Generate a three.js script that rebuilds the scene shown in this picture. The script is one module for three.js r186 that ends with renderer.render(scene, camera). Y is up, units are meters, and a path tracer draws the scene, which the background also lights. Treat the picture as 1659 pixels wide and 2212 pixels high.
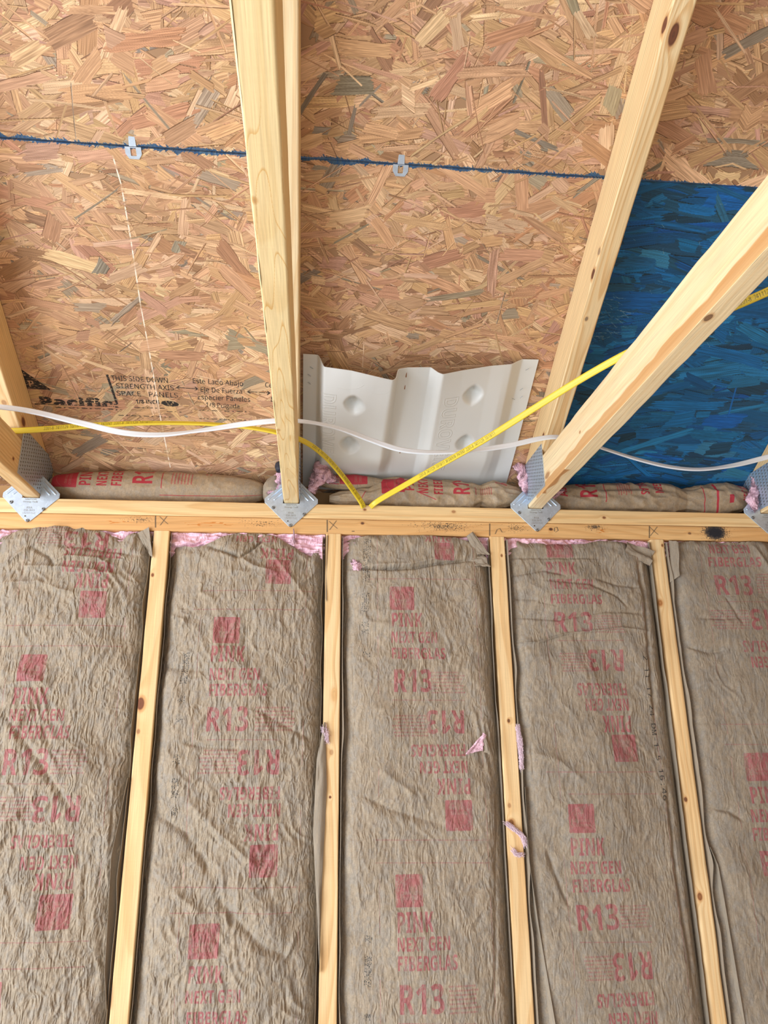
import * as THREE from 'three';
import { mergeGeometries, mergeVertices } from 'three/addons/utils/BufferGeometryUtils.js';
import { TextGeometry } from 'three/addons/geometries/TextGeometry.js';
import { FontLoader } from 'three/addons/loaders/FontLoader.js';
import { RectAreaLightUniformsLib } from 'three/addons/lights/RectAreaLightUniformsLib.js';
import { RoundedBoxGeometry } from 'three/addons/geometries/RoundedBoxGeometry.js';

// ---------------------------------------------------------------- camera, sky, light, exposure
const PY = 2.42;                                    // height of the joint between the two top plates
const scene = new THREE.Scene();
const camera = new THREE.PerspectiveCamera(70.41, 1659 / 2212, 0.02, 60);
camera.position.set(0, PY - 0.5302, 1.7031);
camera.rotation.order = 'YXZ';
camera.rotation.set(0.3112, -0.0994, -0.0098);
camera.updateMatrixWorld(true);
scene.add(camera);
const renderer = new THREE.WebGLRenderer({ antialias: true });
renderer.toneMapping = THREE.LinearToneMapping;
renderer.toneMappingExposure = 0.78;
renderer.shadowMap.enabled = true;
scene.background = new THREE.Color().setRGB(1.5, 1.68, 1.9);   // even overcast sky
RectAreaLightUniformsLib.init();
function windowLight(w, h, pos, target, color, intensity) {     // daylight through an opening in the shell
  const l = new THREE.RectAreaLight(color, intensity, w, h);
  l.position.set(...pos); l.lookAt(...target); scene.add(l); return l;
}
windowLight(2.9, 2.8, [-2.36, 1.45, 2.15], [5, 1.45, 2.15], new THREE.Color().setRGB(0.9, 0.985, 1.09), 10.8);
windowLight(3.0, 2.0, [0.2, 1.15, 4.91], [0.2, 1.15, 0], new THREE.Color().setRGB(0.95, 0.98, 1.04), 2.3);

// ---------------------------------------------------------------- helpers
const hash = (x, y, z, s) => { let h = Math.imul(x, 374761393) ^ Math.imul(y, 668265263) ^ Math.imul(z, 1274126177) ^ Math.imul(s, 2246822519); h = Math.imul(h ^ (h >>> 13), 1274126177); h ^= h >>> 16; return (h >>> 0) / 4294967296; };
const sm = (t) => t * t * (3 - 2 * t);
function n2(x, y, s = 0) {
  const ix = Math.floor(x), iy = Math.floor(y), fx = sm(x - ix), fy = sm(y - iy);
  const a = hash(ix, iy, 7, s), b = hash(ix + 1, iy, 7, s), c = hash(ix, iy + 1, 7, s), d = hash(ix + 1, iy + 1, 7, s);
  return a + (b - a) * fx + (c - a) * fy + (a - b - c + d) * fx * fy;
}
function n3(x, y, z, s = 0) {
  const ix = Math.floor(x), iy = Math.floor(y), iz = Math.floor(z), fx = sm(x - ix), fy = sm(y - iy), fz = sm(z - iz);
  const L = (a, b, t) => a + (b - a) * t, q = (k) => L(L(hash(ix, iy, iz + k, s), hash(ix + 1, iy, iz + k, s), fx), L(hash(ix, iy + 1, iz + k, s), hash(ix + 1, iy + 1, iz + k, s), fx), fy);
  return L(q(0), q(1), fz);
}
const fbm2 = (x, y, s, o = 4) => { let v = 0, a = 0.5; for (let i = 0; i < o; i++) { v += a * n2(x, y, s + i * 17); x *= 2.03; y *= 2.03; a *= 0.5; } return v / (1 - Math.pow(0.5, o)); };
const fbm3 = (x, y, z, s, o = 3) => { let v = 0, a = 0.5; for (let i = 0; i < o; i++) { v += a * n3(x, y, z, s + i * 17); x *= 2.03; y *= 2.03; z *= 2.03; a *= 0.5; } return v / (1 - Math.pow(0.5, o)); };
const rng = (s) => () => { s = (s + 0x6d2b79f5) | 0; let t = Math.imul(s ^ (s >>> 15), 1 | s); t = (t + Math.imul(t ^ (t >>> 7), 61 | t)) ^ t; return ((t ^ (t >>> 14)) >>> 0) / 4294967296; };
const clamp = (v, a = 0, b = 1) => Math.min(b, Math.max(a, v));
const lerp = (a, b, t) => a + (b - a) * t;
const step = (v, a, b) => sm(clamp((v - a) / (b - a)));
const pw = (pts, x) => { if (x <= pts[0][0]) return pts[0][1]; for (let i = 1; i < pts.length; i++) if (x <= pts[i][0]) return lerp(pts[i - 1][1], pts[i][1], (x - pts[i - 1][0]) / (pts[i][0] - pts[i - 1][0])); return pts[pts.length - 1][1]; };

// photo pixel -> point on a plane of the place (heights v are measured from the plate joint)
const F = 1567.49;
function ray(px, py) { return new THREE.Vector3((px - 829.5) / F, -(py - 1106) / F, -1).applyQuaternion(camera.quaternion); }
function onZ(px, py, z = 0) { const d = ray(px, py), t = (z - camera.position.z) / d.z; return camera.position.clone().addScaledVector(d, t); }
const SL = 0.5487, H0 = 0.161, KS = Math.hypot(1, SL);          // roof: underside of the boards is y = PY + H0 + SL * z
function onRoof(px, py, off = 0) { const d = ray(px, py), o = camera.position, t = (PY + H0 - off * KS + SL * o.z - o.y) / (d.y - SL * d.z); return o.clone().addScaledVector(d, t); }

const used = {};
const numbered = (n) => { used[n] = (used[n] ?? -1) + 1; return used[n] ? n + '_' + String(used[n]).padStart(3, '0') : n; };
function thing(name, label, category, base, group) {
  const g = new THREE.Group(); g.name = numbered(name); g.position.set(...base); g.userData = { label, category };
  if (group) g.userData.group = group;
  scene.add(g); return g;
}
function part(parent, name, geo, mat, label) {                  // geometry comes in world coordinates
  const p = new THREE.Vector3(); for (let o = parent; o && o !== scene; o = o.parent) p.add(o.position);
  geo.translate(-p.x, -p.y, -p.z);
  const m = new THREE.Mesh(geo, mat); m.name = name; m.castShadow = m.receiveShadow = true;
  if (label) m.userData.label = label;
  parent.add(m); return m;
}
function single(name, geo, mat, label, category, group) {
  const m = new THREE.Mesh(geo, mat); m.name = numbered(name); m.castShadow = m.receiveShadow = true;
  m.userData = { label, category }; if (group) m.userData.group = group;
  scene.add(m); return m;
}
function struct(name, geo, mat) { const m = new THREE.Mesh(geo, mat); m.name = name; m.userData = { kind: 'structure' }; m.castShadow = m.receiveShadow = true; scene.add(m); return m; }
function box(x0, x1, y0, y1, z0, z1) { const g = new THREE.BoxGeometry(x1 - x0, y1 - y0, z1 - z0); g.translate((x0 + x1) / 2, (y0 + y1) / 2, (z0 + z1) / 2); return g; }
function dataTex(data, w, h, srgb, wrap = THREE.RepeatWrapping) {
  const t = new THREE.DataTexture(data, w, h); t.magFilter = THREE.LinearFilter; t.minFilter = THREE.LinearMipmapLinearFilter; t.generateMipmaps = true;
  t.wrapS = t.wrapT = wrap; if (srgb) t.colorSpace = THREE.SRGBColorSpace; t.needsUpdate = true; return t;
}
// coverage of something drawn on a canvas, row 0 at the bottom
function ink(w, h, draw) {
  const c = document.createElement('canvas'); c.width = w; c.height = h;
  const g = c.getContext('2d'); g.fillStyle = '#000'; g.fillRect(0, 0, w, h); g.fillStyle = '#fff'; g.strokeStyle = '#fff'; draw(g);
  const d = g.getImageData(0, 0, w, h).data, a = new Uint8Array(w * h);
  for (let y = 0; y < h; y++) for (let x = 0; x < w; x++) a[(h - 1 - y) * w + x] = d[(y * w + x) * 4];
  return a;
}
// text fitted to a width and a capital height, centred
function fitText(g, text, x, y, w, h, turn = 0, font = 'bold') {
  g.save(); g.translate(x, y); g.rotate(turn); g.font = font + ' 100px sans-serif';
  const m = g.measureText(text).width; g.scale(w / m, h / 72); g.textAlign = 'center'; g.fillText(text, 0, 36); g.restore();
}
// a surface given by a function of (u, v) on a grid
function gridGeo(nu, nv, f, uvf) {
  const P = new Float32Array((nu + 1) * (nv + 1) * 3), U = new Float32Array((nu + 1) * (nv + 1) * 2), I = [];
  let k = 0, q = 0;
  for (let j = 0; j <= nv; j++) for (let i = 0; i <= nu; i++) {
    const p = f(i / nu, j / nv), t = uvf ? uvf(i / nu, j / nv, p) : [i / nu, j / nv];
    P[k++] = p[0]; P[k++] = p[1]; P[k++] = p[2]; U[q++] = t[0]; U[q++] = t[1];
  }
  for (let j = 0; j < nv; j++) for (let i = 0; i < nu; i++) { const a = j * (nu + 1) + i, b = a + 1, c = a + nu + 1, d = c + 1; I.push(a, b, d, a, d, c); }
  const g = new THREE.BufferGeometry();
  g.setAttribute('position', new THREE.BufferAttribute(P, 3)); g.setAttribute('uv', new THREE.BufferAttribute(U, 2)); g.setIndex(I); g.computeVertexNormals(); return g;
}
// the same as a thin sheet with two faces and rims
function sheetGeo(nu, nv, f, th, uvf) {
  const a = gridGeo(nu, nv, f, uvf), n = a.attributes.normal, p = a.attributes.position, b = a.clone(), bp = b.attributes.position;
  for (let i = 0; i < bp.count; i++) bp.setXYZ(i, p.getX(i) - n.getX(i) * th, p.getY(i) - n.getY(i) * th, p.getZ(i) - n.getZ(i) * th);
  const ix = b.index.array; for (let i = 0; i < ix.length; i += 3) { const t = ix[i]; ix[i] = ix[i + 1]; ix[i + 1] = t; }
  b.computeVertexNormals();
  const rim = [], loop = []; for (let i = 0; i <= nu; i++) loop.push(i); for (let j = 1; j <= nv; j++) loop.push(j * (nu + 1) + nu); for (let i = nu - 1; i >= 0; i--) loop.push(nv * (nu + 1) + i); for (let j = nv - 1; j >= 0; j--) loop.push(j * (nu + 1));
  const rp = [], ru = [], u = a.attributes.uv;
  for (const i of loop) { rp.push(p.getX(i), p.getY(i), p.getZ(i), bp.getX(i), bp.getY(i), bp.getZ(i)); ru.push(u.getX(i), u.getY(i), u.getX(i), u.getY(i)); }
  for (let i = 0; i < loop.length - 1; i++) rim.push(2 * i, 2 * i + 1, 2 * i + 3, 2 * i, 2 * i + 3, 2 * i + 2);
  const r = new THREE.BufferGeometry(); r.setAttribute('position', new THREE.Float32BufferAttribute(rp, 3)); r.setAttribute('uv', new THREE.Float32BufferAttribute(ru, 2)); r.setIndex(rim); r.computeVertexNormals();
  return mergeGeometries([a, b, r]);
}

// ---------------------------------------------------------------- strand board
const TAN = [[189, 148, 109, 46], [205, 169, 131, 20], [177, 131, 97, 12], [186, 143, 115, 9], [156, 116, 83, 6], [160, 142, 116, 4], [136, 122, 103, 2], [195, 155, 113, 20]];
const BLUE = [[16, 94, 142, 34], [12, 80, 126, 26], [28, 104, 148, 14], [26, 76, 104, 12], [22, 62, 84, 6], [44, 110, 142, 6], [10, 86, 150, 10]];
function strandBoard(W, H, ppm, seed, pal, o) {
  const col = new Uint8Array(W * H * 4), hgt = new Uint8Array(W * H * 4), rnd = rng(seed), tot = pal.reduce((a, p) => a + p[3], 0);
  for (let i = 0; i < W * H; i++) { const p = pal[0]; col[i * 4] = p[0] * 0.85; col[i * 4 + 1] = p[1] * 0.85; col[i * 4 + 2] = p[2] * 0.85; col[i * 4 + 3] = hgt[i * 4 + 3] = 255; }
  const area = (W * H) / ppm / ppm, N = Math.round(area * o.density);
  for (let k = 0; k < N; k++) {
    const late = k / N;
    const L = (0.022 + 0.105 * Math.pow(rnd(), 1.6)) * o.size * ppm, B = ((late > 0.55 && rnd() < o.sliver) ? 0.0012 + 0.003 * rnd() : 0.006 + 0.022 * Math.pow(rnd(), 1.3)) * o.size * ppm;
    let ang = (rnd() + rnd() + rnd() - 1.5) * o.spread; if (rnd() < o.wild) ang = rnd() * Math.PI;
    const cx = rnd() * W, cy = rnd() * H, ca = Math.cos(ang), sa = Math.sin(ang);
    let pick = rnd() * tot, pi = 0; while (pick > pal[pi][3] && pi < pal.length - 1) pick -= pal[pi++][3];
    const vary = (rnd() - 0.5) * o.vary, c0 = pal[pi][0] * (1 + vary), c1 = pal[pi][1] * (1 + vary + (rnd() - 0.5) * 0.05), c2 = pal[pi][2] * (1 + vary + (rnd() - 0.5) * 0.08);
    const lev = 70 + rnd() * 130, tilt = (rnd() - 0.5) * 60, tiltB = (rnd() - 0.5) * 70, sk0 = (rnd() - 0.5) * 1.6, sk1 = (rnd() - 0.5) * 1.6, gs = 0.35 + rnd() * 0.9, stripe = rnd() < 0.4 ? 0.2 : 0.11, rim = rnd() < 0.4 ? (rnd() < 0.5 ? -1 : 1) : 0, s0 = Math.floor(rnd() * 1e6);
    const ex = Math.abs(ca) * L / 2 + Math.abs(sa) * B / 2 + 4, ey = Math.abs(sa) * L / 2 + Math.abs(ca) * B / 2 + 4;
    const x0 = Math.max(0, Math.floor(cx - ex)), x1 = Math.min(W - 1, Math.ceil(cx + ex)), y0 = Math.max(0, Math.floor(cy - ey)), y1 = Math.min(H - 1, Math.ceil(cy + ey));
    const bend = (rnd() - 0.5) * 0.12 / Math.max(L, 1);
    for (let y = y0; y <= y1; y++) for (let x = x0; x <= x1; x++) {
      const dx = x - cx, dy = y - cy, p = dx * ca + dy * sa, q = -dx * sa + dy * ca + bend * p * p;
      if (Math.abs(q) > B * 0.56) continue;
      const f0 = p + q * sk0 + L / 2, f1 = L / 2 - p - q * sk1;
      if (f0 < 0 || f1 < 0) continue;
      const rag = f0 < L * 0.14 ? n2(q * 0.35 + s0 % 91, p * 0.03, s0) : 0;
      const e0 = f0 - rag * L * 0.14, e1 = f1 < L * 0.14 ? f1 - n2(q * 0.4, 9.5, s0 + 3) * L * 0.14 : f1;
      if (e0 < 0 || e1 < 0) continue;
      const hb = B / 2 * (0.72 + 0.4 * n2(p * 0.028, 3.3, s0 + 1)), eb = hb - Math.abs(q);
      if (eb < 0) continue;
      const g = n2(q * gs, p * 0.018, s0 + 5), g2 = n2(q * 2.1, p * 0.05, s0 + 6), i = (y * W + x) * 4;
      const v = (1 + (g - 0.5) * 2 * stripe + (g2 - 0.5) * 0.2) * (rim * q > 0 && eb < 1.5 && late > 0.4 ? 0.62 : 1);
      col[i] = clamp(c0 * v, 0, 255); col[i + 1] = clamp(c1 * (v - (1 - v) * 0.15), 0, 255); col[i + 2] = clamp(c2 * (v - (1 - v) * 0.3), 0, 255);
      const hh = clamp(lev + tilt * p / L * 2 + tiltB * q / B * 2 + (g - 0.5) * 46 + (g2 - 0.5) * 22, 4, 255); hgt[i] = hgt[i + 1] = hgt[i + 2] = hh;
    }
  }
  return { col, hgt, W, H, ppm };
}
const mixPx = (t, i, c, a) => { t.col[i] = lerp(t.col[i], c[0], a); t.col[i + 1] = lerp(t.col[i + 1], c[1], a); t.col[i + 2] = lerp(t.col[i + 2], c[2], a); };
const SEALER = [12, 66, 118];
function sealEdge(t, top, seed) {                    // ragged blue edge-seal paint that has run onto the face
  for (let x = 0; x < t.W; x++) for (let k = 0; k < t.ppm * 0.022; k++) {
    const y = top ? t.H - 1 - k : k, d = k / t.ppm * 1000;
    const reach = 0.9 + 5 * Math.pow(n2(x / t.ppm * 60, 2.2, seed), 2) * n2(x / t.ppm * 9, 8.1, seed + 2) * 2 + 7 * Math.pow(n2(x / t.ppm * 520 + k * 0.25, 5.5, seed + 1), 3.4);
    if (d < reach) mixPx(t, (y * t.W + x) * 4, SEALER, 0.55 + 0.4 * n2(x * 0.2, k * 0.08, seed + 4));
  }
}
function boardMat(t, bump, wrap = THREE.MirroredRepeatWrapping) {
  const m = dataTex(t.col, t.W, t.H, true, wrap), b = dataTex(t.hgt, t.W, t.H, false, wrap);
  return new THREE.MeshStandardMaterial({ map: m, bumpMap: b, bumpScale: bump, roughness: 0.72 });
}
const XJ = 0.557, ZS = 0.6215;                       // joint between tan and blue panel, seam between the rows
const slope = (z) => z * KS;                         // distance along the slope from z = 0
function roofBox(x0, x1, z0, z1, u0, uw, v0, vh) {   // a panel of 11 mm lying on the trusses; uv: metres from (u0, v0) over (uw, vh)
  const g = new RoundedBoxGeometry(x1 - x0, 0.011, slope(z1 - z0), 1, 0.0008);
  const a = Math.atan(SL); g.rotateX(-a);
  const zm = (z0 + z1) / 2; g.translate((x0 + x1) / 2, PY + H0 + SL * zm + 0.0055 * Math.cos(a), zm - 0.0055 * Math.sin(a));
  const p = g.attributes.position, u = g.attributes.uv;
  for (let i = 0; i < p.count; i++) u.setXY(i, (p.getX(i) - u0) / uw, (((p.getY(i) - PY - H0) * SL + p.getZ(i)) / KS - v0) / vh);
  return g;
}
{
  // lower tan panel, 1.22 m of it painted; the texture starts at its right-hand end
  const T = strandBoard(2048, 2048, 2048 / 1.22, 11, TAN, { density: 5200, size: 1.15, spread: 1.0, wild: 0.2, vary: 0.13, sliver: 0.45 });
  const uX = (X) => (X - (XJ - 1.22)) / 1.22 * 2048, vZ = (z) => 2048 - (slope(ZS) - slope(z)) / 1.22 * 2048;
  const at = (px, py) => { const p = onRoof(px, py); return [uX(p.x), 2048 - vZ(p.z)]; };
  const K = 2048 / 1.22;
  const line = (g, pts, w) => { g.lineWidth = w; g.beginPath(); pts.forEach((p, i) => { const q = at(...p); i ? g.lineTo(...q) : g.moveTo(...q); }); g.stroke(); };
  const txt = (g, s, xa, ya, xb, yb, hmm, font = 'bold') => { const a = at(xa, ya), b = at(xb, yb); fitText(g, s, (a[0] + b[0]) / 2, (a[1] + b[1]) / 2, Math.hypot(b[0] - a[0], b[1] - a[1]), hmm / 1000 * K, Math.atan2(b[1] - a[1], b[0] - a[0]), font); };
  const black = ink(2048, 2048, (g) => {
    txt(g, 'THIS SIDE DOWN', 240, 816, 364, 822, 13, 'normal'); txt(g, 'STRENGTH AXIS', 250, 833, 376, 838, 13, 'normal'); txt(g, 'SPACE   PANELS', 251, 849, 385, 854, 13, 'normal'); txt(g, '1/8 INCH', 293, 867, 345, 869, 11);
    txt(g, 'Este Lado Abajo', 415, 822, 526, 829, 13, 'normal'); txt(g, 'Eje De Fuerza', 432, 841, 524, 846, 13, 'normal'); txt(g, 'Espacier Paneles', 426, 857, 541, 863, 13, 'normal'); txt(g, '1/8 Pulgada', 444, 874, 518, 878, 13, 'normal');
    for (const [a, b, y] of [[382, 427, 837], [535, 583, 846]]) { line(g, [[a, y], [b, y + 3]], 3); line(g, [[a + 6, y - 4], [a, y], [a + 6, y + 4]], 4); line(g, [[b - 6, y - 1], [b, y + 3], [b - 6, y + 7]], 4); }
    txt(g, 'Ce', 572, 831, 588, 832, 13, 'normal'); txt(g, 'E', 584, 862, 592, 863, 13, 'normal');
    txt(g, 'Pacific', 82, 866, 243, 872, 26, 'bold'); g.save(); const pc = at(82, 866), pd = at(243, 872);
    fitText(g, 'Pacific', (pc[0] + pd[0]) / 2 + 4, (pc[1] + pd[1]) / 2 + 3, pd[0] - pc[0], 0.026 * K, 0.005); g.restore();
    line(g, [[231, 809], [253, 873]], 9); line(g, [[253, 873], [238, 873]], 6);
    g.beginPath(); [[20, 780], [112, 843], [20, 836]].forEach((p, i) => { const q = at(...p); i ? g.lineTo(...q) : g.moveTo(...q); }); g.fill();
    g.fillStyle = '#000'; txt(g, 'P', 60, 828, 74, 829, 17); g.fillStyle = '#fff';
    const e = at(367, 872); g.beginPath(); g.ellipse(e[0], e[1], 34, 13, 0.1, 0, 7); g.fill();
    for (const [a, b, y] of [[75, 260, 873], [120, 262, 880], [290, 356, 880], [360, 392, 889], [430, 540, 886], [255, 372, 897], [430, 545, 904]]) { g.setLineDash([22, 9, 7, 11]); line(g, [[a, y], [b, y + (b - a) * 0.035]], y < 875 ? 6 : 3); g.setLineDash([]); }
    g.fillStyle = '#000'; const w0 = at(82, 877), w1 = at(250, 885); g.fillRect(w0[0], w0[1] - 8, w1[0] - w0[0], 9);
  });
  const chalk = ink(2048, 2048, (g) => { line(g, [[243, 335], [262, 400], [283, 520], [303, 655], [328, 790], [347, 905], [368, 1010]], 4.2); });
  for (let y = 0; y < 2048; y++) for (let x = 0; x < 2048; x++) {
    const i = y * 2048 + x;
    if (black[i]) { const b = black[i] / 255 * step(n2(x * 0.16, y * 0.28, 91) * 0.55 + n2(x * 0.5, y * 0.9, 92) * 0.45, 0.24, 0.42); mixPx(T, i * 4, [24, 21, 20], 0.93 * b); }
    if (chalk[i]) mixPx(T, i * 4, [240, 226, 206], chalk[i] / 255 * (0.25 + 0.75 * step(n2(x * 0.1, y * 0.07, 55), 0.3, 0.6)));
  }
  sealEdge(T, true, 21);
  const tanMat = boardMat(T, 0.0016);
  const p1 = single('roof_panel', roofBox(XJ - 2.438, XJ - 0.0015, ZS - 1.219 / KS, ZS - 0.0012, XJ - 1.22, 1.22, slope(ZS) - 1.22, 1.22), tanMat, 'tan strand board roof panel stamped with black lettering, behind the white vent chute', 'roof panel');
  const U = strandBoard(2048, 1024, 2048 / 1.4, 12, TAN, { density: 5000, size: 1.2, spread: 1.05, wild: 0.22, vary: 0.13, sliver: 0.45 });
  sealEdge(U, false, 31);
  single('roof_panel', roofBox(-0.72, 1.718, ZS + 0.0012, ZS + 1.219 / KS, -0.62, 1.4, slope(ZS), 0.7), boardMat(U, 0.0016), 'plain tan strand board roof panel above the blue sealed seam', 'roof panel');
  const Bt = strandBoard(1024, 1280, 1024 / 0.98, 13, BLUE, { density: 2200, size: 1.75, spread: 0.42, wild: 0.06, vary: 0.2, sliver: 0.12 });
  const rb = rng(5);
  for (let k = 0; k < 150; k++) {                    // scratches and chips where bare wood shows through the paint
    const cl = k < 70 ? onRoof(1300 + (rb() - 0.5) * 90, 690 + (rb() - 0.5) * 110) : onRoof(1200 + rb() * 460, 430 + rb() * 600);
    const x0 = (cl.x - 0.55) / 0.98 * 1024, y0 = 1280 - (slope(ZS) - slope(cl.z)) / 1.225 * 1280, a = (rb() - 0.3) * 1.6, L = 4 + rb() * 34 * (k < 70 ? 1 : 0.5), pale = rb() < 0.6;
    for (let s = 0; s < L; s++) { const x = Math.round(x0 + Math.cos(a) * s), y = Math.round(y0 - Math.sin(a) * s); if (x > 0 && y > 0 && x < 1024 && y < 1280) mixPx(Bt, (y * 1024 + x) * 4, pale ? [196, 198, 190] : [20, 26, 30], 0.7 * n2(s * 0.3, k, 4)); }
  }
  single('roof_panel', roofBox(XJ + 0.0015, XJ + 2.438, ZS - 1.219 / KS, ZS - 0.0012, 0.55, 0.98, slope(ZS) - 1.225, 1.225), boardMat(Bt, 0.0007), 'roof panel painted deep blue, under the right end of the seam', 'roof panel');
}

// ---------------------------------------------------------------- lumber
// perimeter of a w x t section: face -B (w), +A (t), +B (w), -A (t)
const PINE = { early: [227, 199, 151], late: [196, 144, 84], warm: [214, 166, 104] };
function lumberTex(o) {
  const { w, t } = o, NU = 2048, NV = o.NV || 256, P = 2 * (w + t), TL = o.len, d = new Uint8Array(NU * NV * 4), pal = { ...PINE, ...o.pal };
  const [pa, pb] = o.pith, rw = o.ring, kn = o.knots || [];
  const marks = o.marks ? ink(NU, NV, (g) => o.marks(g, NU / TL, NV / P)) : null;
  for (let j = 0; j < NV; j++) {
    const v = (j + 0.5) / NV * P; let a, b;
    if (v < w) { a = v - w / 2; b = -t / 2; } else if (v < w + t) { a = w / 2; b = v - w - t / 2; } else if (v < 2 * w + t) { a = w / 2 - (v - w - t); b = t / 2; } else { a = -w / 2; b = t / 2 - (v - 2 * w - t); }
    for (let i = 0; i < NU; i++) {
      const s = (i + 0.5) / NU * TL, n1 = n2(s * 2.2, 1.5, o.seed), m1 = n2(s * 2.6, 7.5, o.seed + 1), m2 = n3(a * 40, b * 40, s * 5, o.seed + 2);
      let r = Math.hypot(a - pa + (n1 - 0.5) * o.wander, b - pb + (m1 - 0.5) * o.wander) + (m2 - 0.5) * rw * 0.9;
      let kd = 9, kr = 0.01;
      for (const k of kn) {
        const ds = (s - k.s) / (k.el || 1.3), dv = v - k.v, D = Math.hypot(ds, dv), R = k.r;
        if (D > R * 9) continue;
        r += (k.k ?? 1) * R * 1.2 * Math.exp(-(D * D) / (R * R * 5)) * Math.sign(pb || 1);
        if (D / R < kd) { kd = D / R; kr = k; }
      }
      const ph = r / rw, f = ph - Math.floor(ph), lw = step(f, 0.35, 0.86) * (1 - step(f, 0.9, 1.0)), fib = n2(s * 26, v * 1500, o.seed + 8), fib2 = n2(s * 9, v * 420, o.seed + 9), blotch = n2(s * 3.5, v * 26, o.seed + 10);
      const L = lw * (o.contrast ?? 0.6), W2 = clamp((o.warm ?? 0.25) * blotch * 1.4);
      const c = [0, 1, 2].map((q) => lerp(lerp(pal.early[q], pal.warm[q], W2), pal.late[q], L) * (1 + (fib - 0.5) * 0.09 + (fib2 - 0.5) * 0.07));
      if (kd < 1.7) {
        const kk = kr, core = 1 - step(kd, 0.75, 1.05), halo = (1 - step(kd, 0.9, 1.7)) * 0.5, kc = kk.c || [128, 78, 44], rings = 0.82 + 0.3 * n2(kd * 6, s * 30, o.seed + 3);
        for (let q = 0; q < 3; q++) c[q] = lerp(lerp(c[q], [176, 116, 62][q], halo * (kk.k ?? 1)), kc[q] * rings, core * (kk.k ?? 1));
      }
      const x = (j * NU + i) * 4;
      if (marks && marks[j * NU + i]) { const m = marks[j * NU + i] / 255; for (let q = 0; q < 3; q++) c[q] = lerp(c[q], [34, 30, 30][q], m * 0.85); }
      if (o.stain) { const q = o.stain(s, v); if (q) for (let e = 0; e < 3; e++) c[e] = lerp(c[e], q[1][e], q[0]); }
      d[x] = clamp(c[0], 0, 255); d[x + 1] = clamp(c[1], 0, 255); d[x + 2] = clamp(c[2], 0, 255); d[x + 3] = 255;
    }
  }
  const tex = dataTex(d, NU, NV, true);
  return new THREE.MeshStandardMaterial({ map: tex, bumpMap: lumberBump, bumpScale: 0.00025, roughness: 0.68 });
}
const lumberBump = (() => {                          // saw marks and raised fibres
  const W = 1024, H = 256, d = new Uint8Array(W * H * 4);
  for (let y = 0; y < H; y++) for (let x = 0; x < W; x++) { const v = 255 * (0.6 * n2(x * 0.05, y * 0.9, 3) + 0.4 * n2(x * 0.45, y * 0.05, 4)), i = (y * W + x) * 4; d[i] = d[i + 1] = d[i + 2] = v; d[i + 3] = 255; }
  return dataTex(d, W, H, false);
})();
// board from O along D; A is the width axis (w), B the thickness axis (t); texture length TL, u measured from O
function lumber(O, D, A, B, len, w, t, TL, o = {}) {
  const R = o.round ?? 0.0032, prof = [], cs = 3, P = 2 * (w + t);
  const corner = (ca, cb, a0, vc) => { for (let k = 0; k <= cs; k++) { const an = a0 + (k / cs) * Math.PI / 2; prof.push([ca + Math.cos(an) * R, cb + Math.sin(an) * R, vc + (k / cs - 0.5) * 2 * R * 0.78]); } };
  const hw = w / 2 - R, ht = t / 2 - R;
  corner(hw, -ht, -Math.PI / 2, w); corner(hw, ht, 0, w + t); corner(-hw, ht, Math.PI / 2, 2 * w + t); corner(-hw, -ht, Math.PI, P);
  // start at the last corner so that v runs 0 .. P
  const first = prof.slice(-(cs + 1)).map((p) => [p[0], p[1], p[2] - P]), ring = [...first.slice(2), ...prof.slice(0, -2), [first[2][0], first[2][1], first[2][2] + P]];
  const N = Math.max(2, Math.round(len / 0.03)), pos = [], uv = [], ix = [], M = ring.length, sd = o.seed || 0, wane = o.wane || 0.0006;
  for (let i = 0; i <= N; i++) {
    const s = len * i / N;
    for (const [a, b, v] of ring) {
      const k = 1 - wane * (n2(s * 24, v * 60, sd) - 0.2) / 0.02, aa = a * (Math.abs(a) > hw * 0.5 ? k : 1), bb = b * (Math.abs(b) > ht * 0.5 ? k : 1);
      pos.push(O[0] + D[0] * s + A[0] * aa + B[0] * bb, O[1] + D[1] * s + A[1] * aa + B[1] * bb, O[2] + D[2] * s + A[2] * aa + B[2] * bb);
      uv.push((s + (o.u0 || 0)) / TL, v / P);
    }
  }
  for (let i = 0; i < N; i++) for (let j = 0; j < M - 1; j++) { const a = i * M + j, b = a + 1, c = a + M, d = c + 1; ix.push(a, c, b, b, c, d); }
  for (const e of [0, N]) {                           // ends
    const at = pos.length / 3, s = len * e / N;
    pos.push(O[0] + D[0] * s, O[1] + D[1] * s, O[2] + D[2] * s); uv.push((s + (o.u0 || 0)) / TL, 0.5);
    for (let j = 0; j < M; j++) { const q = e * M + j; pos.push(pos[q * 3], pos[q * 3 + 1], pos[q * 3 + 2]); uv.push(uv[q * 2] + (e ? -1 : 1) * 0.01, uv[q * 2 + 1]); }
    for (let j = 0; j < M - 1; j++) e ? ix.push(at, at + 1 + j, at + 2 + j) : ix.push(at, at + 2 + j, at + 1 + j);
  }
  const g = new THREE.BufferGeometry(); g.setAttribute('position', new THREE.Float32BufferAttribute(pos, 3)); g.setAttribute('uv', new THREE.Float32BufferAttribute(uv, 2)); g.setIndex(ix);
  // outward winding whatever the handedness of (D, A, B)
  if (new THREE.Vector3(...A).cross(new THREE.Vector3(...B)).dot(new THREE.Vector3(...D)) > 0) { for (let i = 0; i < ix.length; i += 3) { const q = ix[i]; ix[i] = ix[i + 1]; ix[i + 1] = q; } g.setIndex(ix); }
  g.computeVertexNormals(); return g;
}
console.log('boards done');

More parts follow.
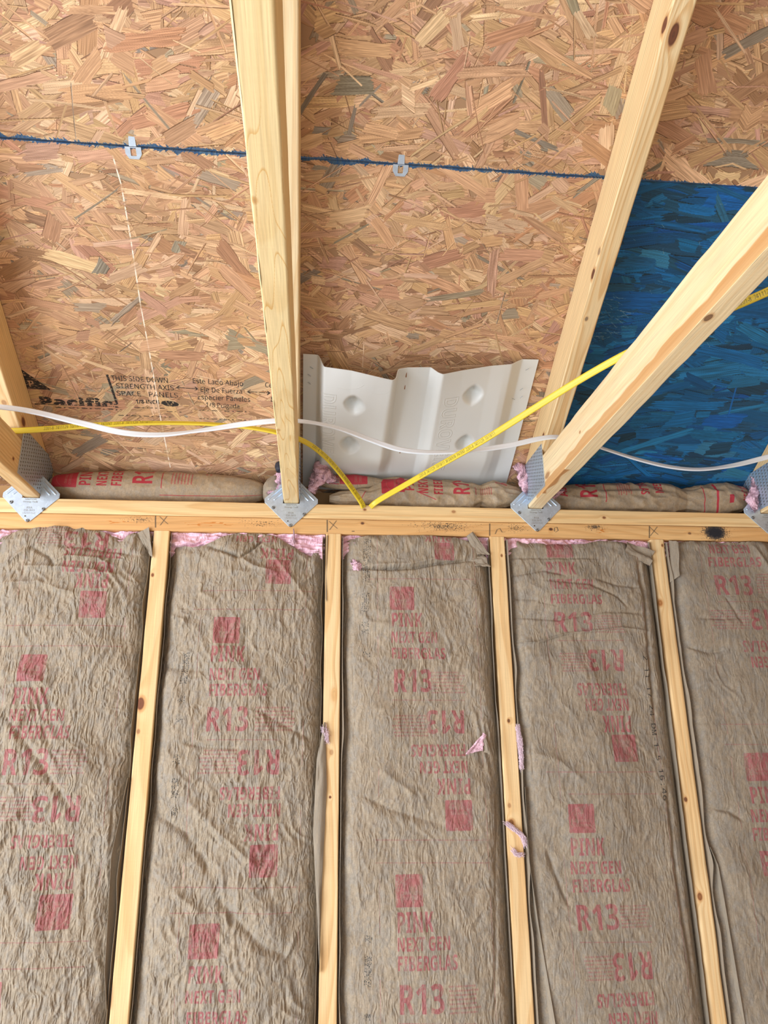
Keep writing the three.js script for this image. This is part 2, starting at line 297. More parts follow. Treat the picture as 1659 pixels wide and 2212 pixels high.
// two top plates
const PX0 = -1.35, PX1 = 1.95;
{
  // face +B is the front (38 mm); A = up, so v = w + t + (w/2 - a) with w = .038, t = .089
  const w = 0.038, t = 0.089, P = 2 * (w + t);
  const sp = (px, py, yc) => { const p = onZ(px, py, 0); return [p.x - PX0, w + t + (w / 2 - (p.y - PY - yc))]; };
  const kU = [[980, 1105, 0.004, 0.5], [1305, 1118, 0.0035, 0.9], [788, 1101, 0.003, 0.8], [1186, 1106, 0.0025, 0.9]].map(([x, y, r, k]) => { const [s, v] = sp(x, y, 0.019); return { s, v, r, k }; });
  const upper = lumberTex({ w, t, len: PX1 - PX0, seed: 301, pith: [0.01, 0.09], ring: 0.007, wander: 0.03, knots: kU, contrast: 0.4, warm: 0.3, pal: { early: [228, 198, 146] } });
  single('top_plate', lumber([PX0, PY + 0.019, -t / 2], [1, 0, 0], [0, 1, 0], [0, 0, 1], PX1 - PX0, w, t, PX1 - PX0, { seed: 3 }), upper, 'upper top plate board carrying the metal truss ties', 'top plate');
  const kL = [[783, 1130, 0.0035, 0.9], [1190, 1143, 0.004, 1], [1490, 1152, 0.0035, 0.6]].map(([x, y, r, k]) => { const [s, v] = sp(x, y, -0.019); return { s, v, r, k, c: [88, 54, 34] }; });
  const sprays = [[960, 1137, 0.075, 0.014, 0.5], [1545, 1150, 0.034, 0.024, 1.5], [1115, 1140, 0.03, 0.013, 0.42], [1285, 1138, 0.025, 0.009, 0.62], [300, 1122, 0.04, 0.01, 0.35], [565, 1130, 0.05, 0.012, 0.3]].map(([x, y, rs, rv, k]) => [...sp(x, y, -0.019), rs, rv, k]);
  const resin = [[250, 1128, 0.04, 0.004], [450, 1132, 0.06, 0.006], [1300, 1148, 0.018, 0.006]].map(([x, y, rs, rv]) => [...sp(x, y, -0.019), rs, rv]);
  const stain = (s, v) => {
    for (const [ks, kv, rs, rv, k] of sprays) {
      const d = Math.hypot((s - ks) / rs, (v - kv) / rv); if (d > 1.7) continue;
      const den = Math.exp(-d * d * 1.6) * k, dot = n2(s * 1100, v * 1100, 77);
      if (den > 0.55) return [clamp(den * 1.2 - 0.1 + (dot - 0.5)), [22, 24, 32]];
      if (dot < den * 0.95 + (d < 1.4 ? 0.06 : 0)) return [0.8 * clamp((den * 0.95 + 0.06 - dot) * 12), [36, 30, 26]];
    }
    for (const [ks, kv, rs, rv] of resin) { const q = n2(s * 34 + 40, v * 320, 61), d = Math.hypot((s - ks) / rs, (v - kv) / rv); if (d < 1 && Math.abs(q - 0.5) < 0.09) return [0.75, [188, 108, 34]]; }
    return null;
  };
  const marks = (g, ku, kv) => {
    const m = (px, py) => { const [s, v] = sp(px, py, -0.019); return [s * ku, 512 - v * kv]; };
    const st = (pts, lw = 1.0) => { g.lineWidth = lw; g.beginPath(); pts.forEach((p, i) => { const q = m(...p); i ? g.lineTo(...q) : g.moveTo(...q); }); g.stroke(); };
    for (const [x, y] of [[336, 1112], [707, 1122], [1058, 1130], [1403, 1135]]) st([[x, y], [x, y + 28]], 1.3);
    for (const [x, y] of [[354, 1124], [720, 1134], [1413, 1147]]) { st([[x - 9, y - 9], [x, y], [x + 9, y + 8]]); st([[x - 8, y + 11], [x, y], [x + 7, y - 10]]); }
    st([[1070, 1154], [1074, 1144], [1080, 1141], [1085, 1150], [1092, 1149]]); st([[1198, 1148], [1198, 1140], [1203, 1138], [1206, 1146], [1200, 1150]]);
    st([[760, 1148], [766, 1148]], 3);
  };
  const lower = lumberTex({ w, t, len: PX1 - PX0, NV: 512, seed: 307, pith: [-0.03, -0.05], ring: 0.006, wander: 0.05, knots: kL, contrast: 0.45, warm: 0.75, pal: { early: [220, 178, 120], warm: [202, 146, 86] }, stain, marks });
  single('top_plate', lumber([PX0, PY - 0.019, -t / 2], [1, 0, 0], [0, 1, 0], [0, 0, 1], PX1 - PX0, w, t, PX1 - PX0, { seed: 5 }), lower, 'lower top plate board with pencil crosses and black paint speckles', 'top plate');
}

// studs: A = x (38 mm), B = z (89 mm), front face is +B
const STUD = [-0.363, 0.046, 0.4524, 0.8686], YB = 0.04, YT = PY - 0.038;
{
  const w = 0.038, t = 0.089, TL = 1.2, len = YT - YB;
  // u runs from the top down so that the visible stretch has a texture of its own
  const mk = (i, seed, o) => {
    const knots = (o.knots || []).map(([px, py, r, k, c, el]) => { const p = onZ(px, py, 0); return { s: YT - p.y, v: w + t + (w / 2 - (p.x - STUD[i])), r, k, c, el }; });
    return lumberTex({ w, t, len: TL, seed, wander: 0.03, ...o, knots });
  };
  const mats = [
    mk(0, 401, { pith: [0.005, -0.05], ring: 0.0075, contrast: 0.3, warm: 0.5, knots: [[303, 1520, 0.009, 1, [120, 66, 34], 1.6], [329, 1242, 0.0035, 1, [120, 70, 36]], [298, 1580, 0.004, 0.5], [237, 2150, 0.004, 0.9, [150, 118, 88], 5]] }),
    mk(1, 402, { pith: [-0.03, -0.11], ring: 0.0042, contrast: 0.42, warm: 0.35, knots: [[722, 1500, 0.007, 0.35, [196, 138, 70], 2.4], [713, 1722, 0.0028, 1, [110, 62, 34], 1], [716, 1625, 0.005, 0.3]] }),
    mk(2, 403, { pith: [0.02, -0.09], ring: 0.0055, contrast: 0.35, warm: 0.3, knots: [[1099, 1557, 0.0035, 1, [120, 76, 40]], [1104, 1777, 0.0065, 1, [146, 98, 52], 1.1], [1084, 1200, 0.003, 0.8], [1100, 1740, 0.004, 0.4], [1163, 1905, 0.003, 0.5]] }),
    mk(3, 404, { pith: [-0.04, -0.03], ring: 0.008, contrast: 0.35, warm: 0.3, knots: [[1425, 1302, 0.007, 0.9, [178, 116, 58], 1.2], [1480, 1727, 0.0042, 1, [120, 74, 38]], [1511, 1937, 0.0065, 1, [150, 94, 50]], [1432, 1178, 0.003, 1, [130, 84, 44]]] }),
  ];
  const labels = ['wall stud with a rough burst knot, left of the batt torn open on top', 'wall stud with swirling grain at mid height, below the truss tie that drips pink fibre', 'wall stud with pink fluff caught on its lower right edge', 'wall stud with tooth-dented face and chamfered edge, below the plate\'s black paint blot', 'wall stud at the far left end of the insulated wall', 'wall stud at the far right end of the insulated wall'];
  [...STUD, -0.769, 1.275].forEach((x, i) => single('wall_stud', lumber([x, YT, -t / 2], [0, -1, 0], [1, 0, 0], [0, 0, 1], len, w, t, TL, { seed: 20 + i, wane: i === 3 ? 0.0012 : 0.0006, round: i === 3 ? 0.0075 : 0.0032 }), mats[i % 4], labels[i], 'stud', 'wall studs'));
  single('bottom_plate', lumber([PX0, 0.019, -t / 2], [1, 0, 0], [0, 1, 0], [0, 0, 1], PX1 - PX0, 0.038, t, TL, { seed: 8 }), mats[2], 'bottom plate board on the floor under the studs', 'bottom plate');
}
console.log('studs done');

// ---------------------------------------------------------------- trusses
const TR = [-0.6717, -0.0586, 0.5561, 1.1779];
const galv = (() => {                               // spangled zinc
  const W = 256, d = new Uint8Array(W * W * 4);
  const cells = []; const r = rng(9); for (let i = 0; i < 500; i++) cells.push([r() * W, r() * W, r()]);
  for (let y = 0; y < W; y++) for (let x = 0; x < W; x++) {
    let b = 1e9, c = 0; for (const q of cells) { let dx = Math.abs(x - q[0]), dy = Math.abs(y - q[1]); dx = Math.min(dx, W - dx); dy = Math.min(dy, W - dy); const D = dx * dx + dy * dy; if (D < b) { b = D; c = q[2]; } }
    const v = 200 + c * 14 + n2(x * 0.6, y * 0.6, 2) * 10, i = (y * W + x) * 4; d[i] = v * 0.93; d[i + 1] = v * 1.0; d[i + 2] = Math.min(255, v * 1.07); d[i + 3] = 255;
  }
  const tex = dataTex(d, W, W, true); tex.repeat.set(8, 8);
  return new THREE.MeshStandardMaterial({ map: tex, metalness: 0.7, roughness: 0.4 });
})();
const steel = new THREE.MeshStandardMaterial({ color: 0xa9afb4, metalness: 0.85, roughness: 0.4 });
const nailMat = new THREE.MeshStandardMaterial({ color: 0x6a665f, metalness: 0.8, roughness: 0.45 });
{
  const w = 0.038, t = 0.089, P = 2 * (w + t), Z0 = -0.088, TLb = 1.6;
  const chordLen = 2.28;
  const swirl = (s, v) => {                          // resin arcs on the underside of the middle chord
    if (v > w) return null;
    const q = (v - w * 0.55) / w, val = s * 7 + q * q * (2 + 3 * n2(s * 3, 4.4, 35)) + n2(s * 8, v * 70, 31) * 1.9, f = val - Math.floor(val), k = step(n2(s * 6, 2.5, 33), 0.3, 0.55);
    return f < 0.1 ? [0.6 * k * (1 - f / 0.1), [200, 138, 60]] : null;
  };
  const bm = [
    lumberTex({ w, t, len: TLb, seed: 501, pith: [0.02, -0.09], ring: 0.009, wander: 0.04, contrast: 0.35, warm: 0.45, knots: [{ s: 0.26, v: w + 0.03, r: 0.004 }] }),
    lumberTex({ w, t, len: TLb, NV: 512, seed: 502, pith: [0.004, -0.075], ring: 0.0125, wander: 0.062, contrast: 0.2, warm: 0.1, stain: swirl, pal: { early: [238, 213, 160], late: [216, 172, 104] }, knots: [{ s: 0.52, v: 0.004, r: 0.004, k: 0.5, c: [190, 140, 80] }, { s: 1.13, v: 0.003, r: 0.004, k: 0.6, c: [200, 150, 90] }] }),
    lumberTex({ w, t, len: TLb, NV: 512, seed: 503, pith: [0.05, 0.01], ring: 0.008, wander: 0.02, contrast: 0.22, warm: 0.12, pal: { early: [236, 214, 172], late: [214, 170, 112] },
      knots: [{ s: 0.25, v: 2 * w + t + 0.062, r: 0.008, k: 0.55, c: [150, 100, 60], el: 2.2 }, { s: 0.95, v: 0.008, r: 0.006, k: 0.8, c: [120, 86, 60], el: 1.6 }, { s: 0.47, v: 2 * w + t + 0.05, r: 0.003, k: 0.8, c: [170, 120, 80] }],
      stain: (s, v) => { const e = P - v, q = v, wv = 0.012 + 0.014 * n2(s * 6, 2.2, 71) + 0.006 * n2(s * 30, 3.1, 72); if (e < wv && s > 0.16) { const k = n2(s * 5, v * 30, 73); return [0.7 * step(wv - e, 0, 0.004) * (0.4 + 0.6 * k), [180, 118, 58]]; } if (q < 0.02 && s > 0.2 && s < 0.36) return [0.6 * step(0.02 * n2(s * 22, 1, 74) + 0.004 - q, 0, 0.005), [156, 88, 30]]; return null; } }),
  ];
  const tm = [
    lumberTex({ w, t, len: TLb, seed: 511, pith: [-0.01, -0.08], ring: 0.008, wander: 0.03, contrast: 0.35, warm: 0.3, knots: [{ s: 0.235, v: w + 0.02, r: 0.009, c: [116, 70, 42], el: 1.4 }, { s: 0.3, v: 0.02, r: 0.006, k: 0.4 }] }),
    lumberTex({ w, t, len: TLb, seed: 512, pith: [0.02, -0.1], ring: 0.007, wander: 0.03, contrast: 0.25, warm: 0.1, pal: { early: [228, 206, 164] } }),
    lumberTex({ w, t, len: TLb, NV: 512, seed: 513, pith: [0.004, -0.062], ring: 0.0062, wander: 0.024, contrast: 0.48, warm: 0.14, pal: { early: [232, 208, 162] },
      knots: [{ s: 1.06, v: 0.016, r: 0.008, c: [104, 62, 40], el: 2.2 }, { s: 1.07, v: P - 0.008, r: 0.008, c: [110, 66, 44], el: 1.6 }, { s: 0.655, v: P - 0.004, r: 0.0065, c: [112, 70, 48], el: 1.8 }, { s: 0.7, v: P - 0.006, r: 0.006, k: 0.5, c: [110, 96, 84] }, { s: 0.56, v: 0.012, r: 0.004, k: 0.6, c: [104, 88, 74] }, { s: 0.24, v: P - 0.02, r: 0.006, c: [110, 64, 36], el: 1.7 }] }),
  ];
  const labels = ['roof truss whose dark nail plate faces the stamped lettering', 'roof truss with resin swirls on its chord, left of the white vent chute', 'roof truss crossing in front of the blue panel, its pale side face lit', 'roof truss at the far end of the blue panel'];
  // perforated connector plate: sheet plus raised teeth edges
  function nailPlate(parent, x, side) {
    const z0 = -0.056, z1 = 0.143, y0 = PY + 0.047, y1 = PY + 0.154, th = 0.0016;
    const pl = part(parent, 'nail_plate', box(Math.min(x, x + side * th), Math.max(x, x + side * th), y0, y1, z0, z1), galv, 'galvanised connector plate with punched teeth');
    const one = new THREE.SphereGeometry(1, 6, 4), teeth = [], holes = [], r = rng(4);
    let row = 0;
    for (let z = z0 + 0.006; z < z1 - 0.004; z += 0.0125, row++) for (let y = y0 + 0.005 + (row % 2) * 0.004; y < y1 - 0.004; y += 0.0085) {
      const a = one.clone(); a.scale(0.0011, 0.0016, 0.0026); a.translate(x + side * (th + 0.0002), y, z + (r() - 0.5) * 0.001); teeth.push(a);
      const b = box(-0.0004, 0.0004, -0.0009, 0.0009, -0.0026, 0.0026); b.translate(x + side * th, y + 0.0028, z); holes.push(b);
    }
    const tt = part(pl, 'tooth_roots', mergeGeometries(teeth), steel); tt.userData.kind = 'stuff';
    const hh = part(pl, 'punched_slots', mergeGeometries(holes), slotMat); hh.userData.kind = 'stuff';
  }
  const slotMat = new THREE.MeshStandardMaterial({ color: 0x6b6862, roughness: 0.7, metalness: 0.4 });
  TR.forEach((x, i) => {
    const g = thing('roof_truss', labels[i], 'truss', [x, PY + 0.038, 0], 'roof trusses');
    part(g, 'bottom_chord', lumber([x, PY + 0.0828, Z0], [0, 0, 1], [1, 0, 0], [0, 1, 0], chordLen, w, t, TLb, { seed: 40 + i, wane: 0.0009, round: 0.004 }), bm[i % 3]);
    const off = 0.0448, oy = PY + H0 + SL * Z0 - off / KS, oz = Z0 + off * SL / KS;
    part(g, 'top_chord', lumber([x, oy, oz], [0, SL / KS, 1 / KS], [1, 0, 0], [0, 1 / KS, -SL / KS], chordLen * KS, w, t, TLb, { seed: 50 + i, wane: 0.0007, round: 0.004 }), tm[i % 3]);
    nailPlate(g, x + 0.019, 1); nailPlate(g, x - 0.019, -1);
  });
}

// ---------------------------------------------------------------- truss ties
const font = await new FontLoader().loadAsync('fonts/droid/droid_sans_bold.typeface.json');
{
  const labels = ['galvanised diamond tie under the truss beside the stamped lettering', 'galvanised diamond tie with a pink fibre strand hanging from its lowest nail', 'galvanised diamond tie under the truss crossing the blue panel', 'galvanised diamond tie at the far end of the plates'];
  TR.forEach((x, i) => {
    const cy = PY + 0.0435, r = 0.0695, c = 0.005, nx = 0.0205, ny = -0.007;
    const g = thing('truss_tie', labels[i], 'metal tie', [x, PY - 0.026, 0], 'truss ties');
    const s = new THREE.Shape();
    s.moveTo(-c, -r + c); s.lineTo(c, -r + c); s.lineTo(r - c, -c); s.lineTo(r - c, c); s.lineTo(nx, r - nx); s.lineTo(nx, ny); s.lineTo(-nx, ny); s.lineTo(-nx, r - nx); s.lineTo(-r + c, c); s.lineTo(-r + c, -c); s.closePath();
    const pg = new THREE.ExtrudeGeometry(s, { depth: 0.0012, bevelEnabled: true, bevelThickness: 0.0003, bevelSize: 0.0003, bevelSegments: 1 }); pg.translate(x, cy, 0.0004);
    part(g, 'tie_plate', pg, galv);
    for (const m of [-1, 1]) for (const [xa, ya, xb, yb] of [[0.055, 0.004, 0.026, 0.033], [0.041, 0.003, 0.0255, 0.0185]]) {
      const L = Math.hypot(xb - xa, yb - ya), k = new THREE.CapsuleGeometry(0.0028, L, 4, 10); k.scale(1, 1, 0.8);
      k.rotateZ(m * Math.PI / 4); k.translate(x + m * (xa + xb) / 2, cy + (ya + yb) / 2, 0.0014); part(g, 'stamped_rib', k, galv);
    }
    const tilt = rng(60 + i);
    for (const [a, b] of [[-0.043, -0.018], [0.032, -0.034], [0.0, -0.063]]) {
      const h = new THREE.CylinderGeometry(0.0036, 0.0042, 0.0022, 14); h.rotateX(Math.PI / 2 + (tilt() - 0.5) * 0.3); h.translate(x + a, cy + b, 0.003); const hd = part(g, 'nail', h, nailMat);
      const d = new THREE.TorusGeometry(0.0024, 0.0006, 6, 14); d.translate(x + a, cy + b, 0.0043); part(hd, 'nail_rim', d, steel);
    }
    for (const [a, b] of [[-0.007, -0.052]]) { const h = new THREE.CylinderGeometry(0.0019, 0.0019, 0.0005, 12); h.rotateX(Math.PI / 2); h.translate(x + a, cy + b, 0.0021); part(g, 'nail_hole', h, nailMat); }
    for (const [str, size, yy] of [['SIMPSON', 0.0042, -0.0125], ['Strong-Tie®', 0.0042, -0.0185], ['H1A', 0.005, -0.0335], ['ESR-2613', 0.0042, -0.0395]]) {
      const tg = new TextGeometry(str, { font, size, depth: 0.0005, curveSegments: 2 }); tg.computeBoundingBox(); const bb = tg.boundingBox;
      tg.translate(x - (bb.max.x + bb.min.x) / 2, cy + yy, 0.0018); part(g, 'stamped_lettering', tg, steel);
    }
    const bars = []; const rr = rng(9); for (let q = 0; q < 2; q++) for (let k = 0; k < 11; k++) bars.push(box(x - 0.0145 + k * 0.0027, x - 0.0145 + k * 0.0027 + 0.001 + rr() * 0.0013, cy - 0.0435 - q * 0.003, cy - 0.0423 - q * 0.003, 0.0017, 0.0022));
    part(g, 'stamped_fine_print', mergeGeometries(bars), steel);
  });
}
console.log('trusses done');

// ---------------------------------------------------------------- clips in the seam
for (const [px, py, label] of [[287, 317, 'bright panel clip in the seam above the pale chalk line'], [866, 357, 'grey panel clip in the seam above the white vent chute']]) {
  const p = onRoof(px, py), g = thing('panel_clip', label, 'panel clip', [p.x, PY + H0 + SL * ZS, ZS], 'panel clips');
  const a = 0.0142, s = new THREE.Shape(); s.moveTo(-a, 0); s.lineTo(-a, -0.012); s.lineTo(-0.0085, -0.0205); s.lineTo(0.0085, -0.0205); s.lineTo(a, -0.012); s.lineTo(a, 0); s.closePath();
  const h = new THREE.Path(); h.moveTo(-0.0052, -0.0012); h.lineTo(0.0052, -0.0012); h.lineTo(0.0052, -0.0142); h.quadraticCurveTo(0.0052, -0.0155, 0.004, -0.0155); h.lineTo(-0.004, -0.0155); h.quadraticCurveTo(-0.0052, -0.0155, -0.0052, -0.0142); h.closePath(); s.holes.push(h);
  const e = { depth: 0.001, bevelEnabled: true, bevelThickness: 0.0003, bevelSize: 0.0003, bevelSegments: 1 };
  const place = (q) => { q.rotateX(Math.PI / 2 - Math.atan(SL)); q.scale(1, 1, 1); return q.translate(p.x, PY + H0 + SL * ZS - 0.0018, ZS); };
  const flip = (q) => { q.scale(1, 1, -1); const ix = q.index; return q; };
  // local y runs up the slope, local z points down into the room
  const toRoof = (q) => { const m = new THREE.Matrix4().makeBasis(new THREE.Vector3(1, 0, 0), new THREE.Vector3(0, SL / KS, 1 / KS), new THREE.Vector3(0, -1 / KS, SL / KS)); m.setPosition(p.x, PY + H0 + SL * ZS, ZS); q.applyMatrix4(m); return q; };
  const lowerLeaf = new THREE.ExtrudeGeometry(s, e); lowerLeaf.translate(0, -0.0005, 0.0004);
  part(g, 'lower_leaf', toRoof(lowerLeaf), galv);
  const s2 = new THREE.Shape(); s2.moveTo(-0.0062, 0); s2.lineTo(-0.0054, 0.0145); s2.quadraticCurveTo(-0.005, 0.0158, -0.004, 0.0158); s2.lineTo(0.004, 0.0158); s2.quadraticCurveTo(0.005, 0.0158, 0.0054, 0.0145); s2.lineTo(0.0062, 0); s2.closePath();
  const tongue = new THREE.ExtrudeGeometry(s2, e); tongue.rotateX(-0.09); tongue.translate(0, 0.0008, 0.0004);
  part(g, 'tongue', toRoof(tongue), galv);
}

// ---------------------------------------------------------------- kraft paper insulation on the wall
const RED = [150, 60, 68];
function kraft(W, H, ppm, seed, tone = 1) {
  const d = new Uint8Array(W * H * 4);
  for (let y = 0; y < H; y++) for (let x = 0; x < W; x++) {
    const X = x / ppm, Y = y / ppm, a = fbm2(X * 85, Y * 60, seed, 3), b = n2(X * 700, Y * 700, seed + 5), c = n2(X * 230, Y * 150, seed + 6), e = n2(X * 1500, Y * 300, seed + 7);
    const g = step(a * 0.6 + c * 0.4, 0.38, 0.68), v = (1 + (b - 0.5) * 0.10 + (e - 0.5) * 0.10 + (c - 0.5) * 0.14) * tone, i = (y * W + x) * 4;
    d[i] = clamp(lerp(152, 138, g) * v, 0, 255); d[i + 1] = clamp(lerp(136, 127, g) * v, 0, 255); d[i + 2] = clamp(lerp(114, 112, g) * v, 0, 255); d[i + 3] = 255;
  }
  return d;
}
function logo(g, x, y, w, h, turn) {                 // red block with knocked-out lettering
  g.save(); g.translate(x, y); g.rotate(turn); g.fillStyle = '#fff'; g.beginPath(); g.roundRect(-w / 2, -h / 2, w, h, w * 0.05); g.fill();
  g.fillStyle = '#777'; fitText(g, 'OWENS', 0, h * 0.08, w * 0.62, h * 0.1); fitText(g, 'CORNING', 0, h * 0.24, w * 0.72, h * 0.1);
  g.strokeStyle = '#888'; g.lineWidth = Math.max(1, w * 0.02); g.beginPath(); g.arc(w * 0.1, h * 0.3, w * 0.7, 3.5, 4.9); g.stroke(); g.restore();
}
function fine(g, x, y, w, h, turn, n = 6, seed = 1) { // lines of small print, too small to read
  const r = rng(seed); g.save(); g.translate(x, y); g.rotate(turn); g.fillStyle = '#aaa';
  for (let k = 0; k < n; k++) { let q = -w / 2; const yy = -h / 2 + (k + 0.3) * h / n, end = w / 2 - r() * w * 0.15; while (q < end) { const l = w * (0.02 + r() * 0.05); g.fillRect(q, yy, l, h / n * 0.42); q += l + w * 0.018; } }
  g.restore();
}
function applyInk(d, W, H, a, color, k, seed, worn) {
  for (let i = 0; i < W * H; i++) if (a[i]) { const x = i % W, y = (i / W) | 0, m = a[i] / 255 * k * (worn ? 0.45 + 0.75 * step(n2(x * 0.09, y * 0.03, seed) * 0.6 + n2(x * 0.35, y * 0.2, seed + 1) * 0.4, 0.22, 0.6) : 1), q = clamp(m); for (let c = 0; c < 3; c++) d[i * 4 + c] = lerp(d[i * 4 + c], color[c], q); }
}
const paperBump = (() => { const W = 512, d = new Uint8Array(W * W * 4); for (let y = 0; y < W; y++) for (let x = 0; x < W; x++) { const v = 255 * (0.55 * n2(x * 0.11, y * 0.05, 1) + 0.3 * n2(x * 0.3, y * 0.16, 2) + 0.15 * n2(x * 0.9, y * 0.9, 3)), i = (y * W + x) * 4; d[i] = d[i + 1] = d[i + 2] = v; d[i + 3] = 255; } return dataTex(d, W, W, false, THREE.MirroredRepeatWrapping); })();
const CREPE_W = 704, CREPE_H = 2048;
const crepe = (() => {                                // fine crinkles of the creped paper, elongated up and down
  const W = CREPE_W, H = CREPE_H, d = new Uint8Array(W * H * 4);
  for (let y = 0; y < H; y++) for (let x = 0; x < W; x++) {
    const X = x / 1900, Y = y / 1800, wx = n2(X * 60, Y * 40, 1) - 0.5, wy = n2(X * 50, Y * 50, 2) - 0.5;
    const a = 1 - Math.abs(2 * n2(X * 165 + wx * 1.7, Y * 46 + wy * 2.0, 3) - 1), b = 1 - Math.abs(2 * n2(X * 300 + wy * 1.8, Y * 95 + wx * 2, 4) - 1), c = n2(X * 420, Y * 260, 5), e = n2(X * 70 + wy * 2, Y * 34 + wx * 2, 6);
    const v = 255 * clamp(0.44 * a + 0.22 * b + 0.08 * c + 0.26 * e), i = (y * W + x) * 4; d[i] = d[i + 1] = d[i + 2] = v; d[i + 3] = 255;
  }
  return dataTex(d, W, H, false, THREE.MirroredRepeatWrapping);
})();
const paperPlain = (() => { const t = dataTex(kraft(512, 512, 1300, 5), 512, 512, true, THREE.MirroredRepeatWrapping); return new THREE.MeshStandardMaterial({ map: t, roughness: 0.82, bumpMap: paperBump, bumpScale: 0.0006, side: THREE.DoubleSide }); })();
const pinkTex = (() => { const W = 512, d = new Uint8Array(W * W * 4); for (let y = 0; y < W; y++) for (let x = 0; x < W; x++) { const a = fbm2(x * 0.02, y * 0.07, 3, 4), b = n2(x * 0.3, y * 0.9, 8), i = (y * W + x) * 4, v = 0.86 + 0.2 * a + 0.1 * (b - 0.5); d[i] = clamp(240 * v, 0, 255); d[i + 1] = clamp(lerp(182, 208, a) * v, 0, 255); d[i + 2] = clamp(lerp(198, 217, a) * v, 0, 255); d[i + 3] = 255; } return dataTex(d, W, W, true, THREE.MirroredRepeatWrapping); })();
const pink = new THREE.MeshPhysicalMaterial({ map: pinkTex, roughness: 0.95, sheen: 0.6, sheenColor: new THREE.Color(0xffd0dc), sheenRoughness: 0.7, bumpMap: paperBump, bumpScale: 0.002, side: THREE.DoubleSide });

const palePink = new THREE.MeshStandardMaterial({ color: 0xf0d8e0, roughness: 1, side: THREE.DoubleSide });
const wallPx = (px, py) => { const p = onZ(px, py, -0.004); return [p.x, p.y - PY]; };
const B = {};                                        // one entry per bay
const WD = { P: 'PINK', N: 'NEXT GEN', F: 'FIBERGLAS', R: 'R13' };
const WP = { P: [72, 34], N: [110, 26], F: [124, 26], R: [94, 52] };
// a run of print from the block down; f = turned round
function run(y0, x, scale, f, list) { return list.map(([k, py, dx = 0, w, h]) => ({ k, x: x + dx, y: py, w: (w ?? (WP[k] || [57, 57])[0]) * scale, h: (h ?? (WP[k] || [57, 57])[1]) * scale, f })); }
const L = (x0, x1, y) => ({ k: 'L', x: (x0 + x1) / 2, y, w: x1 - x0 });
const S = (x, y, w, h, f) => ({ k: 'S', x, y, w, h, f });
const I = (k, x, y, w, h, f) => ({ k, x, y, w, h, f });
B[0] = { x0: -0.75, x1: -0.3825, seed: 71, crepe: 1.25, top: [[-60, 1147], [0, 1147], [25, 1150], [60, 1142], [120, 1138], [170, 1140], [215, 1146], [240, 1155], [262, 1164], [290, 1150], [335, 1150]],
  print: [I('R', 190, 1168, 100, 34, 1), S(120, 1160, 75, 40, 1), I('F', 205, 1196, 120, 22, 1), I('N', 195, 1228, 110, 24, 1), I('P', 203, 1258, 74, 30, 1), I('B', 205, 1308, 57, 57, 1), L(15, 275, 1353), L(-10, 265, 1397),
    I('B', 75, 1444, 58, 58), I('P', 72, 1504, 76, 36), I('N', 85, 1545, 118, 26), I('F', 92, 1582, 128, 28), I('R', 62, 1645, 104, 56), S(155, 1645, 75, 56), L(0, 150, 1692), I('R', 130, 1746, 108, 56, 1), S(40, 1745, 75, 56, 1), I('F', 100, 1815, 135, 28, 1), I('N', 110, 1862, 122, 30, 1), I('P', 120, 1903, 84, 36, 1), I('B', 122, 1967, 70, 74, 1), L(-10, 195, 2030), L(-10, 185, 2086), I('B', -20, 2150, 60, 70)],
  folds: [[[40, 1225], [130, 1228, ], [230, 1238], [262, 1245], 7, 14], [[120, 1218], [150, 1205], [215, 1208], [245, 1222], 6, 10], [[75, 1184], [110, 1205], [125, 1228], -6, 9], [[75, 1184], [40, 1205], [10, 1225], 6, 12], [[0, 1262], [90, 1258], [130, 1275], [170, 1283], 5, 12], [[125, 1180], [170, 1184], [250, 1192], [300, 1200], -5, 9], [[10, 1370], [80, 1352], [150, 1330], 3.5, 20], [[0, 1450], [50, 1455], [120, 1480], 4, 22], [[20, 1545], [60, 1600], [120, 1685], [170, 1760], -5, 16], [[0, 1790], [60, 1740], 4, 20]] };
